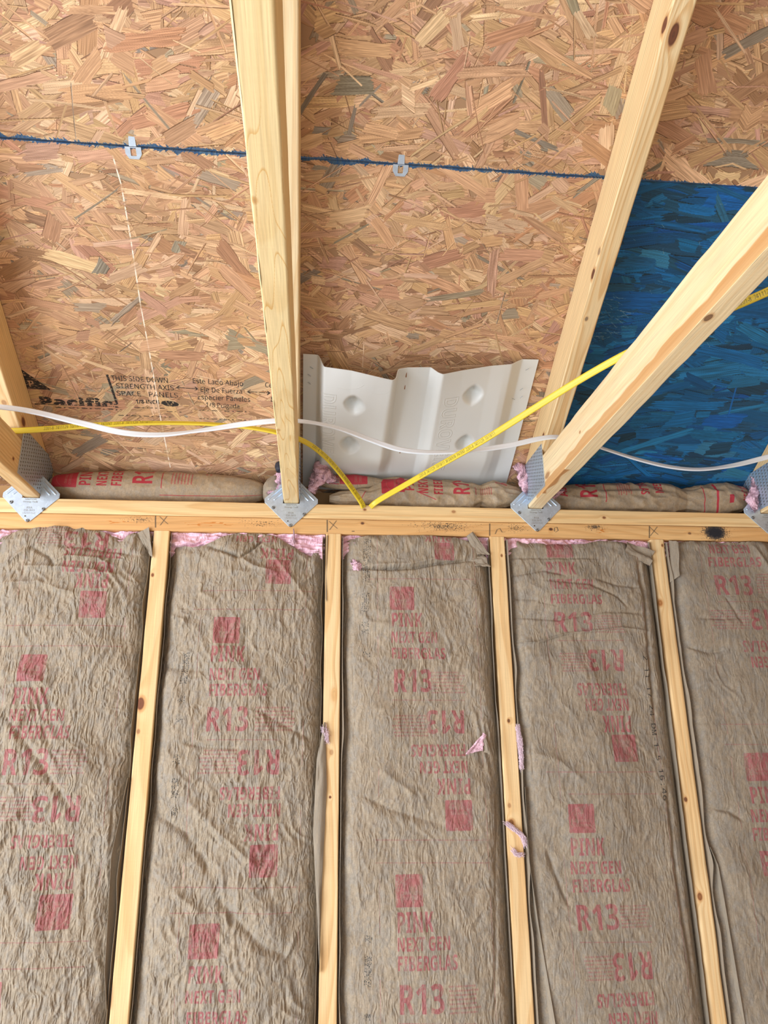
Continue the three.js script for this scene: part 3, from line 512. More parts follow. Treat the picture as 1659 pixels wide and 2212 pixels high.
B[1] = { x0: -0.3435, x1: 0.0265, seed: 72, crepe: 1.05, top: [[370, 1168], [385, 1180], [398, 1178], [415, 1182], [440, 1178], [465, 1168], [490, 1157], [520, 1150], [560, 1152], [590, 1156], [620, 1172], [650, 1190], [672, 1200], [682, 1180], [700, 1155], [715, 1150]],
  print: [I('N', 555, 1165, 90, 14, 1), I('P', 600, 1198, 74, 24, 1), I('B', 602, 1238, 54, 52, 1), L(440, 682, 1279), L(420, 662, 1319), I('B', 491, 1363, 56, 56), I('P', 493, 1414, 74, 34), I('N', 509, 1457, 112, 26), I('F', 516, 1491, 128, 26), I('R', 492, 1553, 96, 52), S(595, 1553, 84, 56), L(448, 602, 1598), I('R', 560, 1647, 98, 54, 1), S(470, 1645, 84, 56, 1), I('F', 541, 1713, 132, 28, 1), I('N', 550, 1750, 116, 29, 1), I('P', 566, 1797, 76, 36, 1), I('B', 570, 1858, 60, 70, 1), L(375, 640, 1915), L(370, 632, 1969), I('B', 443, 2029, 64, 74), I('P', 446, 2100, 78, 38), I('N', 462, 2147, 122, 28), I('F', 470, 2193, 134, 30)],
  dots: [[[404, 1410], [398, 1465], [393, 1500], [388, 1570], [383, 1640], [380, 1700], [377, 1760]], -1],
  folds: [[[450, 1180], [490, 1195], [520, 1207], -8, 8], [[520, 1207], [545, 1190], [570, 1165], -8, 7], [[520, 1207], [548, 1225], [600, 1240], 5, 10], [[470, 1232], [540, 1240], [600, 1232], 4, 16], [[440, 1235], [435, 1280], [470, 1300], 4, 12], [[370, 1330], [400, 1340], [395, 1360], 6, 12], [[350, 1440], [400, 1445], [450, 1450], -4, 14], [[395, 1602], [440, 1612], [520, 1615], -5, 10], [[335, 1755], [400, 1795], [440, 1850], [455, 1890], -7, 18], [[400, 1720], [480, 1800], [560, 1875], 6, 22], [[380, 1925], [440, 1970], 5, 14], [[470, 1935], [520, 1990], [570, 2040], [640, 2070], -8, 20], [[560, 1535], [640, 1580], [680, 1600], -4, 14], [[650, 1960], [560, 1975], 3, 20], [[590, 1200], [640, 1262], [660, 1290], 3, 10]] };
B[2] = { x0: 0.0655, x1: 0.433, seed: 73, crepe: 0.72, top: [[740, 1163], [760, 1160], [800, 1156], [850, 1154], [900, 1157], [940, 1160], [985, 1163], [1010, 1170], [1040, 1164], [1060, 1164]],
  print: [I('P', 945, 1165, 60, 16, 1), I('B', 957, 1194, 42, 38, 1), L(795, 1020, 1254), I('B', 866, 1296, 52, 50), I('P', 876, 1342, 68, 30), I('N', 893, 1379, 102, 24), I('F', 902, 1413, 118, 24), I('R', 889, 1471, 88, 48), S(965, 1475, 70, 50), L(846, 1002, 1513), I('R', 962, 1560, 88, 50, 1), S(885, 1568, 76, 50, 1), I('F', 946, 1621, 120, 26, 1), I('N', 957, 1657, 106, 26, 1), I('P', 979, 1698, 74, 34, 1), I('B', 989, 1760, 58, 66, 1), L(810, 1056, 1813), L(810, 1056, 1862), I('B', 882, 1921, 58, 70), I('P', 894, 1987, 80, 44), I('N', 913, 2033, 116, 30), I('F', 921, 2075, 130, 32), I('R', 908, 2152, 102, 64), S(1000, 2152, 66, 66), L(858, 1026, 2205)],
  dots: [[[793, 1160], [789, 1260], [787, 1340], [790, 1420]], -1], dots2: [[[796, 2020], [793, 2110], [791, 2200]], -1],
  folds: [[[755, 1228], [830, 1232], [890, 1230], [960, 1218], [1020, 1212], -9, 7], [[800, 1222], [880, 1222], [960, 1205], 4, 9], [[770, 1320], [800, 1345], [850, 1350], 3.5, 16], [[900, 1310], [980, 1300], 1.5, 5], [[1030, 1250], [1045, 1300], [1050, 1400], -3, 12], [[780, 1715], [840, 1745], [920, 1770], [960, 1780], -5, 16], [[820, 1660], [900, 1720], 3.5, 18], [[770, 1900], [780, 1960], 3, 10], [[1075, 1700], [1070, 1900], [1068, 2200], -3, 9]] };
B[3] = { x0: 0.472, x1: 0.849, seed: 74, crepe: 0.55, top: [[1088, 1166], [1100, 1165], [1150, 1172], [1200, 1176], [1260, 1176], [1290, 1168], [1340, 1172], [1375, 1176], [1395, 1180], [1415, 1186]],
  print: [I('B', 1206, 1188, 56, 36), I('P', 1207, 1230, 64, 28), I('N', 1230, 1265, 96, 22), I('F', 1240, 1297, 112, 20), I('R', 1234, 1345, 87, 42), S(1312, 1350, 64, 40), L(1200, 1342, 1385), I('R', 1305, 1428, 84, 46, 1), S(1238, 1432, 66, 44, 1), I('F', 1296, 1490, 112, 26, 1), I('N', 1307, 1523, 98, 26, 1), I('P', 1330, 1564, 64, 36, 1), I('B', 1345, 1616, 54, 58, 1), L(1175, 1412, 1667), L(1222, 1416, 1714), I('B', 1250, 1766, 54, 62), I('P', 1263, 1827, 72, 38), I('N', 1283, 1872, 110, 28), I('F', 1294, 1911, 124, 28), I('R', 1285, 1978, 96, 54), S(1366, 1976, 62, 52), L(1246, 1402, 2031), I('R', 1361, 2083, 92, 60, 1), S(1285, 2086, 66, 58, 1), I('F', 1346, 2155, 126, 30, 1), I('N', 1362, 2196, 110, 30, 1)],
  code: [[1388, 1416], [1434, 1730]],
  folds: [[[1098, 1205], [1180, 1207], [1300, 1208], -3, 5], [[1100, 1245], [1170, 1233], [1215, 1244], -4, 7], [[1165, 1254], [1270, 1263], [1330, 1290], [1350, 1312], -4, 6], [[1280, 1250], [1330, 1265], [1380, 1270], -3.5, 6], [[1105, 1292], [1160, 1296], -3, 8], [[1110, 1332], [1200, 1340], [1300, 1322], [1390, 1325], -4, 8], [[1110, 1392], [1160, 1388], [1220, 1370], [1340, 1358], [1400, 1365], 4, 5], [[1115, 1250], [1125, 1320], -3, 8], [[1375, 1215], [1392, 1290], [1398, 1400], [1415, 1560], -6, 10], [[1160, 1300], [1200, 1310], -2, 6], [[1130, 1620], [1200, 1640], [1260, 1690], 3.5, 16], [[1180, 1830], [1200, 1890], [1230, 1960], -4, 12], [[1120, 1500], [1150, 1570], 2.5, 12], [[1440, 1700], [1462, 1900], [1500, 2150], -6, 10]] };
B[4] = { x0: 0.888, x1: 1.256, seed: 75, crepe: 0.4, top: [[1440, 1170], [1500, 1169], [1560, 1172], [1659, 1172], [1760, 1174]],
  print: [I('N', 1571, 1187, 86, 20), I('F', 1581, 1216, 112, 20), I('R', 1579, 1266, 86, 42), S(1655, 1262, 50, 44), L(1545, 1680, 1302), I('R', 1655, 1340, 86, 44, 1), S(1570, 1340, 80, 44, 1), I('F', 1655, 1398, 116, 24, 1), I('N', 1662, 1432, 98, 24, 1), I('P', 1690, 1480, 64, 34, 1), L(1552, 1700, 1565), L(1560, 1700, 1608), I('B', 1632, 1656, 60, 60), I('P', 1648, 1716, 74, 36), I('N', 1668, 1760, 110, 28), I('F', 1680, 1800, 124, 28), I('R', 1682, 1862, 96, 54)],
  folds: [[[1500, 1335], [1560, 1338], [1610, 1332], -3, 8], [[1480, 1395], [1530, 1410], [1560, 1405], -4, 9], [[1560, 1290], [1600, 1350], -2, 6], [[1500, 1480], [1600, 1460], 3, 20], [[1530, 1745], [1570, 1750], [1600, 1770], -5, 10], [[1620, 1180], [1659, 1240], 4, 14]] };

function segDist(x, y, a, b) { const dx = b[0] - a[0], dy = b[1] - a[1], t = clamp(((x - a[0]) * dx + (y - a[1]) * dy) / (dx * dx + dy * dy)); return [Math.hypot(x - a[0] - dx * t, y - a[1] - dy * t), t, ((x - a[0]) * dy - (y - a[1]) * dx) > 0 ? 1 : -1]; }
const VIS = 1.14;                                    // height of the stretch that is printed and finely meshed
for (const bi of [0, 1, 2, 3, 4]) {
  const b = B[bi], W = 704, H = 2048, ww = b.x1 - b.x0, ppu = W / ww, ppv = H / VIS, top = -0.036;
  const tx = (px, py) => { const [X, v] = wallPx(px, py); return [(X - b.x0) * ppu, (top - v) * ppv]; };
  const scaleAt = (px, py) => { const a = wallPx(px - 10, py), c = wallPx(px + 10, py), e = wallPx(px, py - 10), f = wallPx(px, py + 10); return [(c[0] - a[0]) / 20 * ppu, (e[1] - f[1]) / 20 * ppv]; };
  const tex = kraft(W, H, 1850, b.seed, bi === 4 ? 0.92 : bi === 3 ? 0.95 : 1);
  const red = ink(W, H, (g) => {
    for (const e of b.print) {
      const [x, y] = tx(e.x, e.y), [kx, ky] = scaleAt(e.x, e.y), turn = e.f ? Math.PI : 0, w = e.w * kx, h = (e.h || 0) * ky;
      if (e.k === 'L') { g.fillStyle = '#aaa'; const [a, ya] = tx(e.x - e.w / 2, e.y), [c, yc] = tx(e.x + e.w / 2, e.y); g.strokeStyle = '#999'; g.lineWidth = 3; g.beginPath(); g.moveTo(a, ya); g.lineTo(c, yc); g.stroke(); }
      else if (e.k === 'S') fine(g, x, y, w, h, turn, 7, Math.round(e.x + e.y)); else if (e.k === 'B') logo(g, x, y, w, h, turn);
      else { g.fillStyle = '#fff'; fitText(g, WD[e.k], x, y, w, h, turn); }
    }
    g.fillStyle = '#777'; for (const X of [b.x0 + 0.085, b.x1 - 0.045]) for (let y = 0; y < H; y += 5) if (n2(y * 0.012, X * 40, b.seed) > 0.42) g.fillRect((X - b.x0) * ppu + 3 * n2(y * 0.01, 1, 4), y, 2.4, 5);
  });
  applyInk(tex, W, H, red, RED, 0.5, b.seed + 3, true);
  const blk = ink(W, H, (g) => {
    for (const dd of [b.dots, b.dots2]) if (dd) {      // dot-matrix production code, running up the edge
      const r = rng(b.seed); const pts = dd[0];
      for (let y = pts[0][1]; y < pts[pts.length - 1][1]; y += 1.1) { const x = pw(pts.map((p) => [p[1], p[0]]), y), on = n2(y * 0.045, 2, b.seed) > 0.36; if (!on) continue; for (let k = 0; k < 4; k++) { if (r() < 0.55) continue; const [u, v] = tx(x - 6 + k * 4 + (r() - 0.5) * 2, y); g.fillRect(u, v, 3, 3); } }
    }
    if (b.code) {
      const [a, c] = b.code, p = tx(...a), q = tx(...c), an = Math.atan2(q[1] - p[1], q[0] - p[0]), n = '2 11 17 24 DM-1 5 16:46';
      g.save(); g.translate(...p); g.rotate(an); g.font = '30px monospace'; const len = Math.hypot(q[0] - p[0], q[1] - p[1]); g.scale(len / g.measureText(n).width, 1); g.fillText(n, 0, 10); g.restore();
    }
  });
  for (let i = 0; i < W * H; i++) if (blk[i]) { const q = blk[i] / 255 * (n2((i % W) * 0.5, ((i / W) | 0) * 0.5, 8) > 0.35 ? 0.85 : 0.1); for (let c = 0; c < 3; c++) tex[i * 4 + c] = lerp(tex[i * 4 + c], 34, q); }
  const mat = new THREE.MeshStandardMaterial({ map: dataTex(tex, W, H, true), roughness: 0.8, bumpMap: crepe.clone(), bumpScale: 0.004 * b.crepe, side: THREE.DoubleSide });
  mat.bumpMap.repeat.set(1, 1); mat.bumpMap.offset.set(bi * 0.37, bi * 0.21); mat.bumpMap.needsUpdate = true;
  const folds = b.folds.map((f) => { const k = f.length, amp = f[k - 2] / 1000 * 1.35, wd = f[k - 1] / 1000; return { pts: f.slice(0, k - 2).map((p) => wallPx(p[0], p[1])), amp, wd }; });
  const topV = b.top.map(([px, py]) => wallPx(px, py));
  const sd = b.seed, cr = b.crepe;
  function depth(x, v) {                               // z of the paper
    const t = (x - b.x0) / ww, e = Math.min(x - b.x0, b.x1 - x), edge = 1 - Math.exp(-Math.pow(Math.max(0, e) / 0.017, 1.4));
    let z = -0.026 + 0.026 * edge + 0.012 * Math.sin(Math.PI * clamp(t));
    const wx = (n2(x * 18, v * 14, sd) - 0.5), wy = n2(x * 16, v * 16, sd + 1) - 0.5;
    const c1 = 1 - Math.abs(2 * n2(x * 120 + wx * 3.6, v * 46 + wy * 4, sd + 2) - 1), c2 = 1 - Math.abs(2 * n2(x * 42 + v * 10 + wy * 3, v * 22 + wx * 3, sd + 3) - 1), c3 = n2(x * 11 + v * 8, v * 9 - x * 4, sd + 4), c4 = 1 - Math.abs(2 * n2(x * 170 + wy * 4, v * 85, sd + 5) - 1);
    const patch = 0.55 + 0.75 * n2(x * 7, v * 6, sd + 9), den = edge;
    z += den * cr * patch * (0.0018 * (c1 - 0.5) + 0.0042 * (c2 - 0.5) + 0.0004 * (c4 - 0.5)) + den * (0.010 + 0.007 * cr) * (c3 - 0.5);
    for (const f of folds) {
      let best = 9, side = 1, tt = 0; for (let i = 0; i + 1 < f.pts.length; i++) { const [d, t2, s2] = segDist(x, v, f.pts[i], f.pts[i + 1]); if (d < best) { best = d; side = s2; tt = (i + t2) / (f.pts.length - 1); } }
      const wob = f.wd * (0.7 + 0.6 * n2(x * 60, v * 60, 5)); if (best < wob * 2.2) { const q = best / wob, fade = Math.min(1, Math.min(tt, 1 - tt) * 6 + 0.25); z += f.amp * fade * (side > 0 ? Math.exp(-q * q * 3.2) : Math.exp(-q * 1.9)) ; }
    }
    const near = pw(topV, x) - v; z -= 0.014 * Math.exp(-Math.max(0, near) / 0.02); z += (n2(x * 48, v * 60, sd + 12) - 0.5) * 0.012 * Math.exp(-Math.max(0, near) / 0.03);
    return Math.min(z, edge > 0.9 ? 0.03 : 0.004);
  }
  const nx = 200, ny = 560, vb = top - VIS;
  const f = (u, w2) => { const x = lerp(b.x0 + 0.0006, b.x1 - 0.0006, u), vt = pw(topV, x) + 0.0016 * (n2(x * 260, 1, sd) - 0.5), s = Math.pow(w2, 1.0); const v = lerp(vt, vb, s); return [x, PY + v, depth(x, v)]; };
  const paper = gridGeo(nx, ny, (u, w2) => f(1 - u, w2), (u, w2, p) => [(p[0] - b.x0) / ww, (p[1] - PY - vb) / VIS]);
  const lowY = 0.04, rest = gridGeo(40, 60, (u, w2) => { const x = lerp(b.x1 - 0.0006, b.x0 + 0.0006, u), v = lerp(vb, lowY - PY, w2); return [x, PY + v, depth(x, v)]; }, (u, w2, p) => [(p[0] - b.x0) / ww, (p[1] - PY - vb) / VIS]);
  const labels = ['kraft faced insulation batt with a crumpled top, left of the stud with the burst knot', 'kraft faced insulation batt torn open along its top so pink fibre shows', 'kraft faced insulation batt with a small torn flap showing pink near its right edge', 'kraft faced insulation batt with a date code down its loose right edge', 'smooth kraft faced insulation batt right of the chamfered stud'];
  const g = thing('insulation_batt', labels[bi], 'insulation', [(b.x0 + b.x1) / 2, lowY, -0.04], 'wall insulation batts');
  part(g, 'paper_facing', mergeGeometries([paper, rest]), mat);
  // pink fibre that shows above the paper
  part(g, 'fibre_fill', gridGeo(150, 40, (u, w2) => { const x = lerp(b.x1 - 0.001, b.x0 + 0.001, u), v = lerp(-0.0385, -0.115, w2); const a = n2(x * 40, v * 260 + n2(x * 24, v * 30, 3) * 9, sd), c = fbm2(x * 60, v * 90, sd + 1, 3); return [x, PY + v, -0.02 + 0.014 * a + 0.014 * (c - 0.5) - 0.012 * step(v, -0.07, -0.115) - 0.02 * step(-v, 0.09, 0.115)]; }, (u, w2) => [u * 2, w2 * 0.5]), pink, 'pink glass fibre');
  // stapling flanges that stand along the studs
  for (const sgn of [-1, 1]) {
    const xs = sgn < 0 ? b.x0 : b.x1, amp = (b.flare && b.flare[sgn < 0 ? 0 : 1]) || 0.004;
    const fl = sheetGeo(6, 200, (u, w2) => { const v = lerp(-0.045, -1.6, w2), w1 = n2(v * 14, sgn * 3.3, sd + 20), w3 = n2(v * 45, sgn, sd + 21); const out = 0.004 + 0.008 * w1 + 0.002 * w3; const x = xs - sgn * (0.0012 + u * (0.002 + amp * 1.6 * w1 * w1)); return [x, PY + v, lerp(-0.03, out - 0.006, u)]; }, 0.0005);
    part(g, 'stapling_flange', fl, paperPlain);
  }
  b.group = g; b.depth = depth;
}
console.log('batts done');

// ---------------------------------------------------------------- pink tufts
function tuft(pts, rad, seed, rough = 1, hairs = 60, core = 1) {
  const c = new THREE.CatmullRomCurve3(pts.map((p) => new THREE.Vector3(...p))), N = 46, M = 26, fr = c.computeFrenetFrames(N, false);
  const body = gridGeo(M, N, (u, w) => {
    const i = Math.round(w * N), p = c.getPoint(w), a = u * Math.PI * 2, r0 = pw(rad, w), sx = Math.cos(a), sy = Math.sin(a);
    const n = fbm3(p.x * 90 + sx * 1.7, p.y * 90 + sy * 1.7, p.z * 90 + w * 5, seed, 4), n_ = n3(sx * 5 + p.x * 260, sy * 5, w * 40, seed + 4), r = core * r0 * (0.12 + rough * 1.55 * n + 0.25 * (n_ - 0.5));
    return [p.x + (fr.normals[i].x * sx + fr.binormals[i].x * sy) * r, p.y + (fr.normals[i].y * sx + fr.binormals[i].y * sy) * r, p.z + (fr.normals[i].z * sx + fr.binormals[i].z * sy) * r];
  });
  const out = [body], rnd = rng(seed);
  hairs *= 9; for (let k = 0; k < hairs; k++) {                     // loose fibres
    const w = rnd(), p = c.getPoint(w), r0 = core < 1 ? Math.max(0.0055, pw(rad, w) * 1.6) : pw(rad, w), d = new THREE.Vector3(rnd() - 0.5, rnd() - 0.5, rnd() - 0.5).normalize(), e = new THREE.Vector3(rnd() - 0.5, rnd() - 0.5, rnd() - 0.5).multiplyScalar(0.9);
    const a = p.clone().addScaledVector(d, r0 * 0.5), q = p.clone().addScaledVector(d, r0 * 0.95), z = p.clone().addScaledVector(c.getTangent(w), (rnd() - 0.5) * r0 * 2.2).addScaledVector(d.clone().add(e).normalize(), r0 * (0.8 + rnd() * 0.45));
    out.push(new THREE.TubeGeometry(new THREE.QuadraticBezierCurve3(a, q, z), 4, 0.0003, 3));
  }
  return mergeGeometries(out);
}
const P3 = (px, py, z) => { const p = onZ(px, py, z); return [p.x, p.y, p.z]; };
single('fibre_tuft', mergeGeometries([tuft([P3(672, 1062, -0.012), P3(684, 1040, 0.002), P3(692, 1014, 0.004), P3(705, 992, 0.0)], [[0, 0.010], [0.4, 0.016], [0.75, 0.02], [1, 0.010]], 801, 1.1, 90), tuft([P3(690, 1026, 0.004), P3(708, 1030, 0.008), P3(726, 1038, 0.006)], [[0, 0.016], [0.5, 0.016], [1, 0.005]], 821, 1.1, 60)]), pink, 'pink glass fibre tuft bulging out right of the middle truss', 'fibre tuft');
single('fibre_tuft', tuft([P3(1140, 1062, 0.006), P3(1136, 1045, 0.004), P3(1130, 1020, 0), P3(1116, 1002, -0.01)], [[0, 0.008], [0.3, 0.016], [0.7, 0.016], [1, 0.010]], 802, 1, 120), pink, 'pale pink fibre tuft against the nail plate of the truss crossing the blue panel', 'fibre tuft');
single('fibre_tuft', tuft([P3(578, 1066, -0.004), P3(594, 1056, -0.004), P3(603, 1045, -0.01), P3(606, 1028, -0.02)], [[0, 0.004], [0.4, 0.009], [1, 0.014]], 803, 1, 60), pink, 'small pink fibre tuft on the left wing of the tie with the hanging strand', 'fibre tuft');
single('fibre_tuft', tuft([P3(1632, 1102, 0.008), P3(1626, 1080, 0.006), P3(1630, 1050, -0.004), P3(1632, 1018, -0.012)], [[0, 0.005], [0.3, 0.016], [0.7, 0.01], [1, 0.012]], 804, 1, 90), pink, 'pink fibre tuft over the tie at the far end of the plates', 'fibre tuft');
single('fibre_tuft', tuft([P3(1190, 1080, -0.012), P3(1204, 1066, -0.02), P3(1222, 1058, -0.03)], [[0, 0.006], [0.5, 0.008], [1, 0.003]], 805, 1, 50), pink, 'wisp of pink fibre behind the tie right of the crossing truss', 'fibre tuft');
single('fibre_strand', tuft([P3(634, 1142, 0.006), P3(635, 1152, 0.004), P3(634, 1164, -0.004), P3(634, 1176, -0.014)], [[0, 0.0012], [0.5, 0.0022], [0.8, 0.006], [1, 0.012]], 806, 0.8, 24), pink, 'thin pink strand hanging from the lowest nail of the middle tie', 'fibre strand');
single('fibre_tuft', tuft([P3(762, 1212, -0.006), P3(772, 1225, 0.0), P3(776, 1240, -0.004)], [[0, 0.007], [0.5, 0.011], [1, 0.005]], 807, 1, 40), pink, 'pink fibre poking out of the fold beside the stud under the pencil cross', 'fibre tuft');
single('fibre_fluff', tuft([P3(1118, 1570, 0.004), P3(1124, 1610, 0.004), P3(1127, 1660, 0.003)], [[0, 0.002], [0.4, 0.0045], [1, 0.003]], 808, 1, 180, 0.5), palePink, 'pale fluff clinging along the stud edge below its small round knot', 'fibre fluff');
single('fibre_fluff', tuft([P3(1094, 1778, 0.004), P3(1112, 1792, 0.005), P3(1128, 1806, 0.004), P3(1135, 1826, 0.003)], [[0, 0.003], [0.4, 0.0025], [0.8, 0.004], [1, 0.003]], 809, 1, 120, 0.5), palePink, 'pink fluff stretched across the stud below its large knot', 'fibre fluff');
single('fibre_fluff', tuft([P3(1108, 1836, 0.003), P3(1116, 1845, 0.004), P3(1128, 1846, 0.003)], [[0, 0.001], [0.5, 0.0035], [1, 0.001]], 810, 1, 32, 0.5), palePink, 'little pale flock of fibre on the stud face beneath the pink fluff', 'fibre fluff');
single('fibre_fluff', tuft([P3(700, 1570, 0.001), P3(703, 1585, 0.002), P3(707, 1602, 0.0015)], [[0, 0.004], [0.5, 0.006], [1, 0.002]], 811, 0.9, 40, 0.5), palePink, 'pink smear of fibre on the stud below its swirling grain', 'fibre fluff');
single('fibre_tuft', tuft([P3(1442, 1178, -0.02), P3(1446, 1200, -0.02), P3(1445, 1230, -0.024)], [[0, 0.008], [0.5, 0.010], [1, 0.006]], 812, 1, 40), pink, 'pink fibre between the chamfered stud and the folded paper tab', 'fibre tuft');

// ---------------------------------------------------------------- loose paper: tabs, torn flaps
function flap(pts, seed, amp = 0.003, nu = 14, nv = 14, th = 0.0005) {      // quad of world points: a b (top) d c (bottom)
  const [a, b, c, d] = pts;
  return sheetGeo(nu, nv, (u, v) => { const o = [0, 1, 2].map((k) => lerp(lerp(a[k], b[k], u), lerp(d[k], c[k], u), v)); const n = (n2(u * 3, v * 3, seed) - 0.5) * amp * 2 + (n2(u * 9, v * 7, seed + 1) - 0.5) * amp * 0.8; return [o[0] + n * 0.4, o[1] + n * 0.2, o[2] + n]; }, th);
}
part(B[0].group, 'torn_flap', flap([P3(296, 1152, -0.006), P3(322, 1138, 0.006), P3(330, 1205, 0.006), P3(318, 1190, 0.0)], 901), paperPlain);
part(B[1].group, 'folded_tab', flap([P3(699, 1158, -0.02), P3(708, 1156, 0.003), P3(706, 1300, 0.004), P3(697, 1250, -0.016)], 902), paperPlain);
part(B[2].group, 'folded_tab', flap([P3(1008, 1158, 0.0), P3(1023, 1147, 0.008), P3(1058, 1198, 0.006), P3(1028, 1198, 0.002)], 903), paperPlain);
part(B[2].group, 'folded_tab', flap([P3(1010, 1208, 0.004), P3(1046, 1198, 0.010), P3(1058, 1226, 0.008), P3(1016, 1222, 0.006)], 904, 0.006), paperPlain);
part(B[2].group, 'torn_flap', flap([P3(1046, 1583, 0.020), P3(1048, 1588, 0.02), P3(1060, 1630, 0.024), P3(1040, 1622, 0.016)], 905, 0.003), paperPlain);
part(B[2].group, 'torn_fibre', flap([P3(1044, 1584, 0.018), P3(1047, 1588, 0.018), P3(1041, 1622, 0.014), P3(1002, 1630, 0.012)], 906, 0.005, 20, 20, 0.004), pink, 'pink fibre inside the tear');
part(B[3].group, 'folded_tab', flap([P3(1354, 1170, 0.004), P3(1412, 1192, 0.002), P3(1404, 1222, 0.004), P3(1350, 1196, 0.01)], 907, 0.004), paperPlain);
part(B[4].group, 'folded_tab', flap([P3(1444, 1168, -0.004), P3(1466, 1170, 0.008), P3(1467, 1244, 0.01), P3(1448, 1258, -0.002)], 908, 0.002), paperPlain);
part(B[4].group, 'loose_flange', sheetGeo(10, 60, (u, v) => { const y = lerp(1830, 2400, v), e = pw([[1830, 1534], [1870, 1552], [1950, 1566], [2212, 1610], [2400, 1640]], y), a = pw([[1830, 1530], [2212, 1588], [2400, 1616]], y); const p = onZ(lerp(a, e, u), y, lerp(-0.02, 0.006, u) + 0.002 * n2(v * 9, u * 2, 3)); return [p.x, p.y, p.z]; }, 0.0005), paperPlain);
part(B[3].group, 'loose_flange', sheetGeo(10, 60, (u, v) => { const y = lerp(1700, 2400, v), e = pw([[1700, 1134], [1850, 1142], [2000, 1164], [2212, 1200], [2400, 1230]], y), a = pw([[1700, 1132], [2212, 1166], [2400, 1180]], y); const p = onZ(lerp(a, e, u), y, lerp(-0.02, 0.006, u)); return [p.x, p.y, p.z]; }, 0.0005), paperPlain);
part(B[0].group, 'loose_flange', sheetGeo(10, 60, (u, v) => { const y = lerp(1680, 2180, v), e = pw([[1680, 276], [1740, 264], [1850, 240], [2000, 232], [2100, 226], [2180, 230]], y), a = pw([[1680, 284], [1740, 276], [1900, 262], [2180, 236]], y); const p = onZ(lerp(a, e, u), y, lerp(-0.02, 0.006, u)); return [p.x, p.y, p.z]; }, 0.0005), paperPlain);
part(B[1].group, 'loose_flange', sheetGeo(10, 60, (u, v) => { const y = lerp(1560, 2100, v), e = pw([[1560, 700], [1640, 684], [1800, 676], [1960, 684], [2060, 688], [2100, 690]], y), a = pw([[1560, 703], [1700, 706], [1900, 696], [2100, 690]], y); const p = onZ(lerp(a, e, u), y, lerp(0.003, 0.008, Math.sin(u * Math.PI)) + 0.004 * (n2(v * 14, u * 3, 9) - 0.5)); return [p.x, p.y, p.z]; }, 0.0005), paperPlain);
console.log('tufts done');

// ---------------------------------------------------------------- insulation stuffed over the plate
function roll(name, label, x0, x1, prof, seed, tone, draw, wr) {
  const W = 1024, H = 512, d = kraft(W, H, 2000, seed, tone * 1.1), CIRC = 0.36;
  const a = ink(W, H, (g) => draw(g, (X) => (X - x0) / (x1 - x0) * W, (s) => H / 2 - s / CIRC * H, W / (x1 - x0), H / CIRC));
  applyInk(d, W, H, a, [166, 34, 52], 0.9, seed, false);
  const mat = new THREE.MeshStandardMaterial({ map: dataTex(d, W, H, true), color: 0xfff7ea, roughness: 0.6, bumpMap: paperBump, bumpScale: 0.0008 });
  const g = gridGeo(220, 90, (u, w) => {
    const x = lerp(x0, x1, u), th = (w - 0.5) * Math.PI * 2, [cy, cz, ry, rz] = prof.map((p) => pw(p, x));
    const pinch = Math.pow(Math.sin(Math.PI * clamp(u, 0.004, 0.996)), 0.16), c = Math.cos(th), s = Math.sin(th);
    const cr1 = 1 - Math.abs(2 * n3(x * 26 + s, c * 2.2, s * 2.2, seed) - 1), cr2 = 1 - Math.abs(2 * n3(x * 46 + s * 3, c * 3, s * 3, seed + 2) - 1), r = pinch * (1 + wr * (0.26 * (cr1 - 0.5) + 0.07 * (cr2 - 0.5)));
    return [x, PY + cy + ry * s * r, cz + rz * c * r];
  }, (u, w) => [u, w]);
  const t = thing(name, label, 'insulation', [(x0 + x1) / 2, PY + 0.038, -0.05], 'insulation over the plate');
  part(t, 'paper_facing', g, mat); return t;
}
const rot = -Math.PI / 2;
const xAt = (px, py) => onZ(px, py, -0.015).x;
// v: distance round the roll from the point that faces the room, up positive
roll('stuffed_insulation', 'smooth roll of printed kraft insulation over the plate below the lettering', -0.648, -0.128, [[[-0.65, 0.086], [-0.1, 0.083]], [[-0.65, -0.052]], [[-0.65, 0.041], [-0.55, 0.044], [-0.2, 0.043], [-0.128, 0.036]], [[-0.65, 0.04], [-0.2, 0.042], [-0.128, 0.036]]], 611, 0.98, (g, u, v, ku, kv) => {
  const tx = (s, px, w, len, h) => fitText(g, s, u(xAt(px, 1040)), v(0.028), len * kv, w * ku, rot);
  logo(g, u(xAt(136, 1040)), v(0.018), 0.075 * kv, 0.062 * ku, rot);
  fitText(g, 'PINK', u(xAt(183, 1040)), v(0.03), 0.086 * kv, 0.028 * ku, rot); fitText(g, 'NEXT GEN', u(xAt(220, 1040)), v(0.05), 0.125 * kv, 0.025 * ku, rot); fitText(g, 'FIBERGLAS', u(xAt(252, 1040)), v(0.058), 0.14 * kv, 0.025 * ku, rot); fitText(g, 'R13', u(xAt(308, 1040)), v(0.045), 0.10 * kv, 0.048 * ku, rot);
  g.fillRect(u(xAt(349, 1040)), v(0.06), 4, 0.075 * kv); fine(g, u(xAt(393, 1040)), v(0.03), 0.06 * kv, 0.055 * ku, rot, 7, 3); fine(g, u(xAt(450, 1030)), v(0.055), 0.02 * kv, 0.02 * ku, rot, 2, 4);
  g.fillRect(u(-0.38), v(-0.036), 0.26 * ku, 3);
}, 0.22);
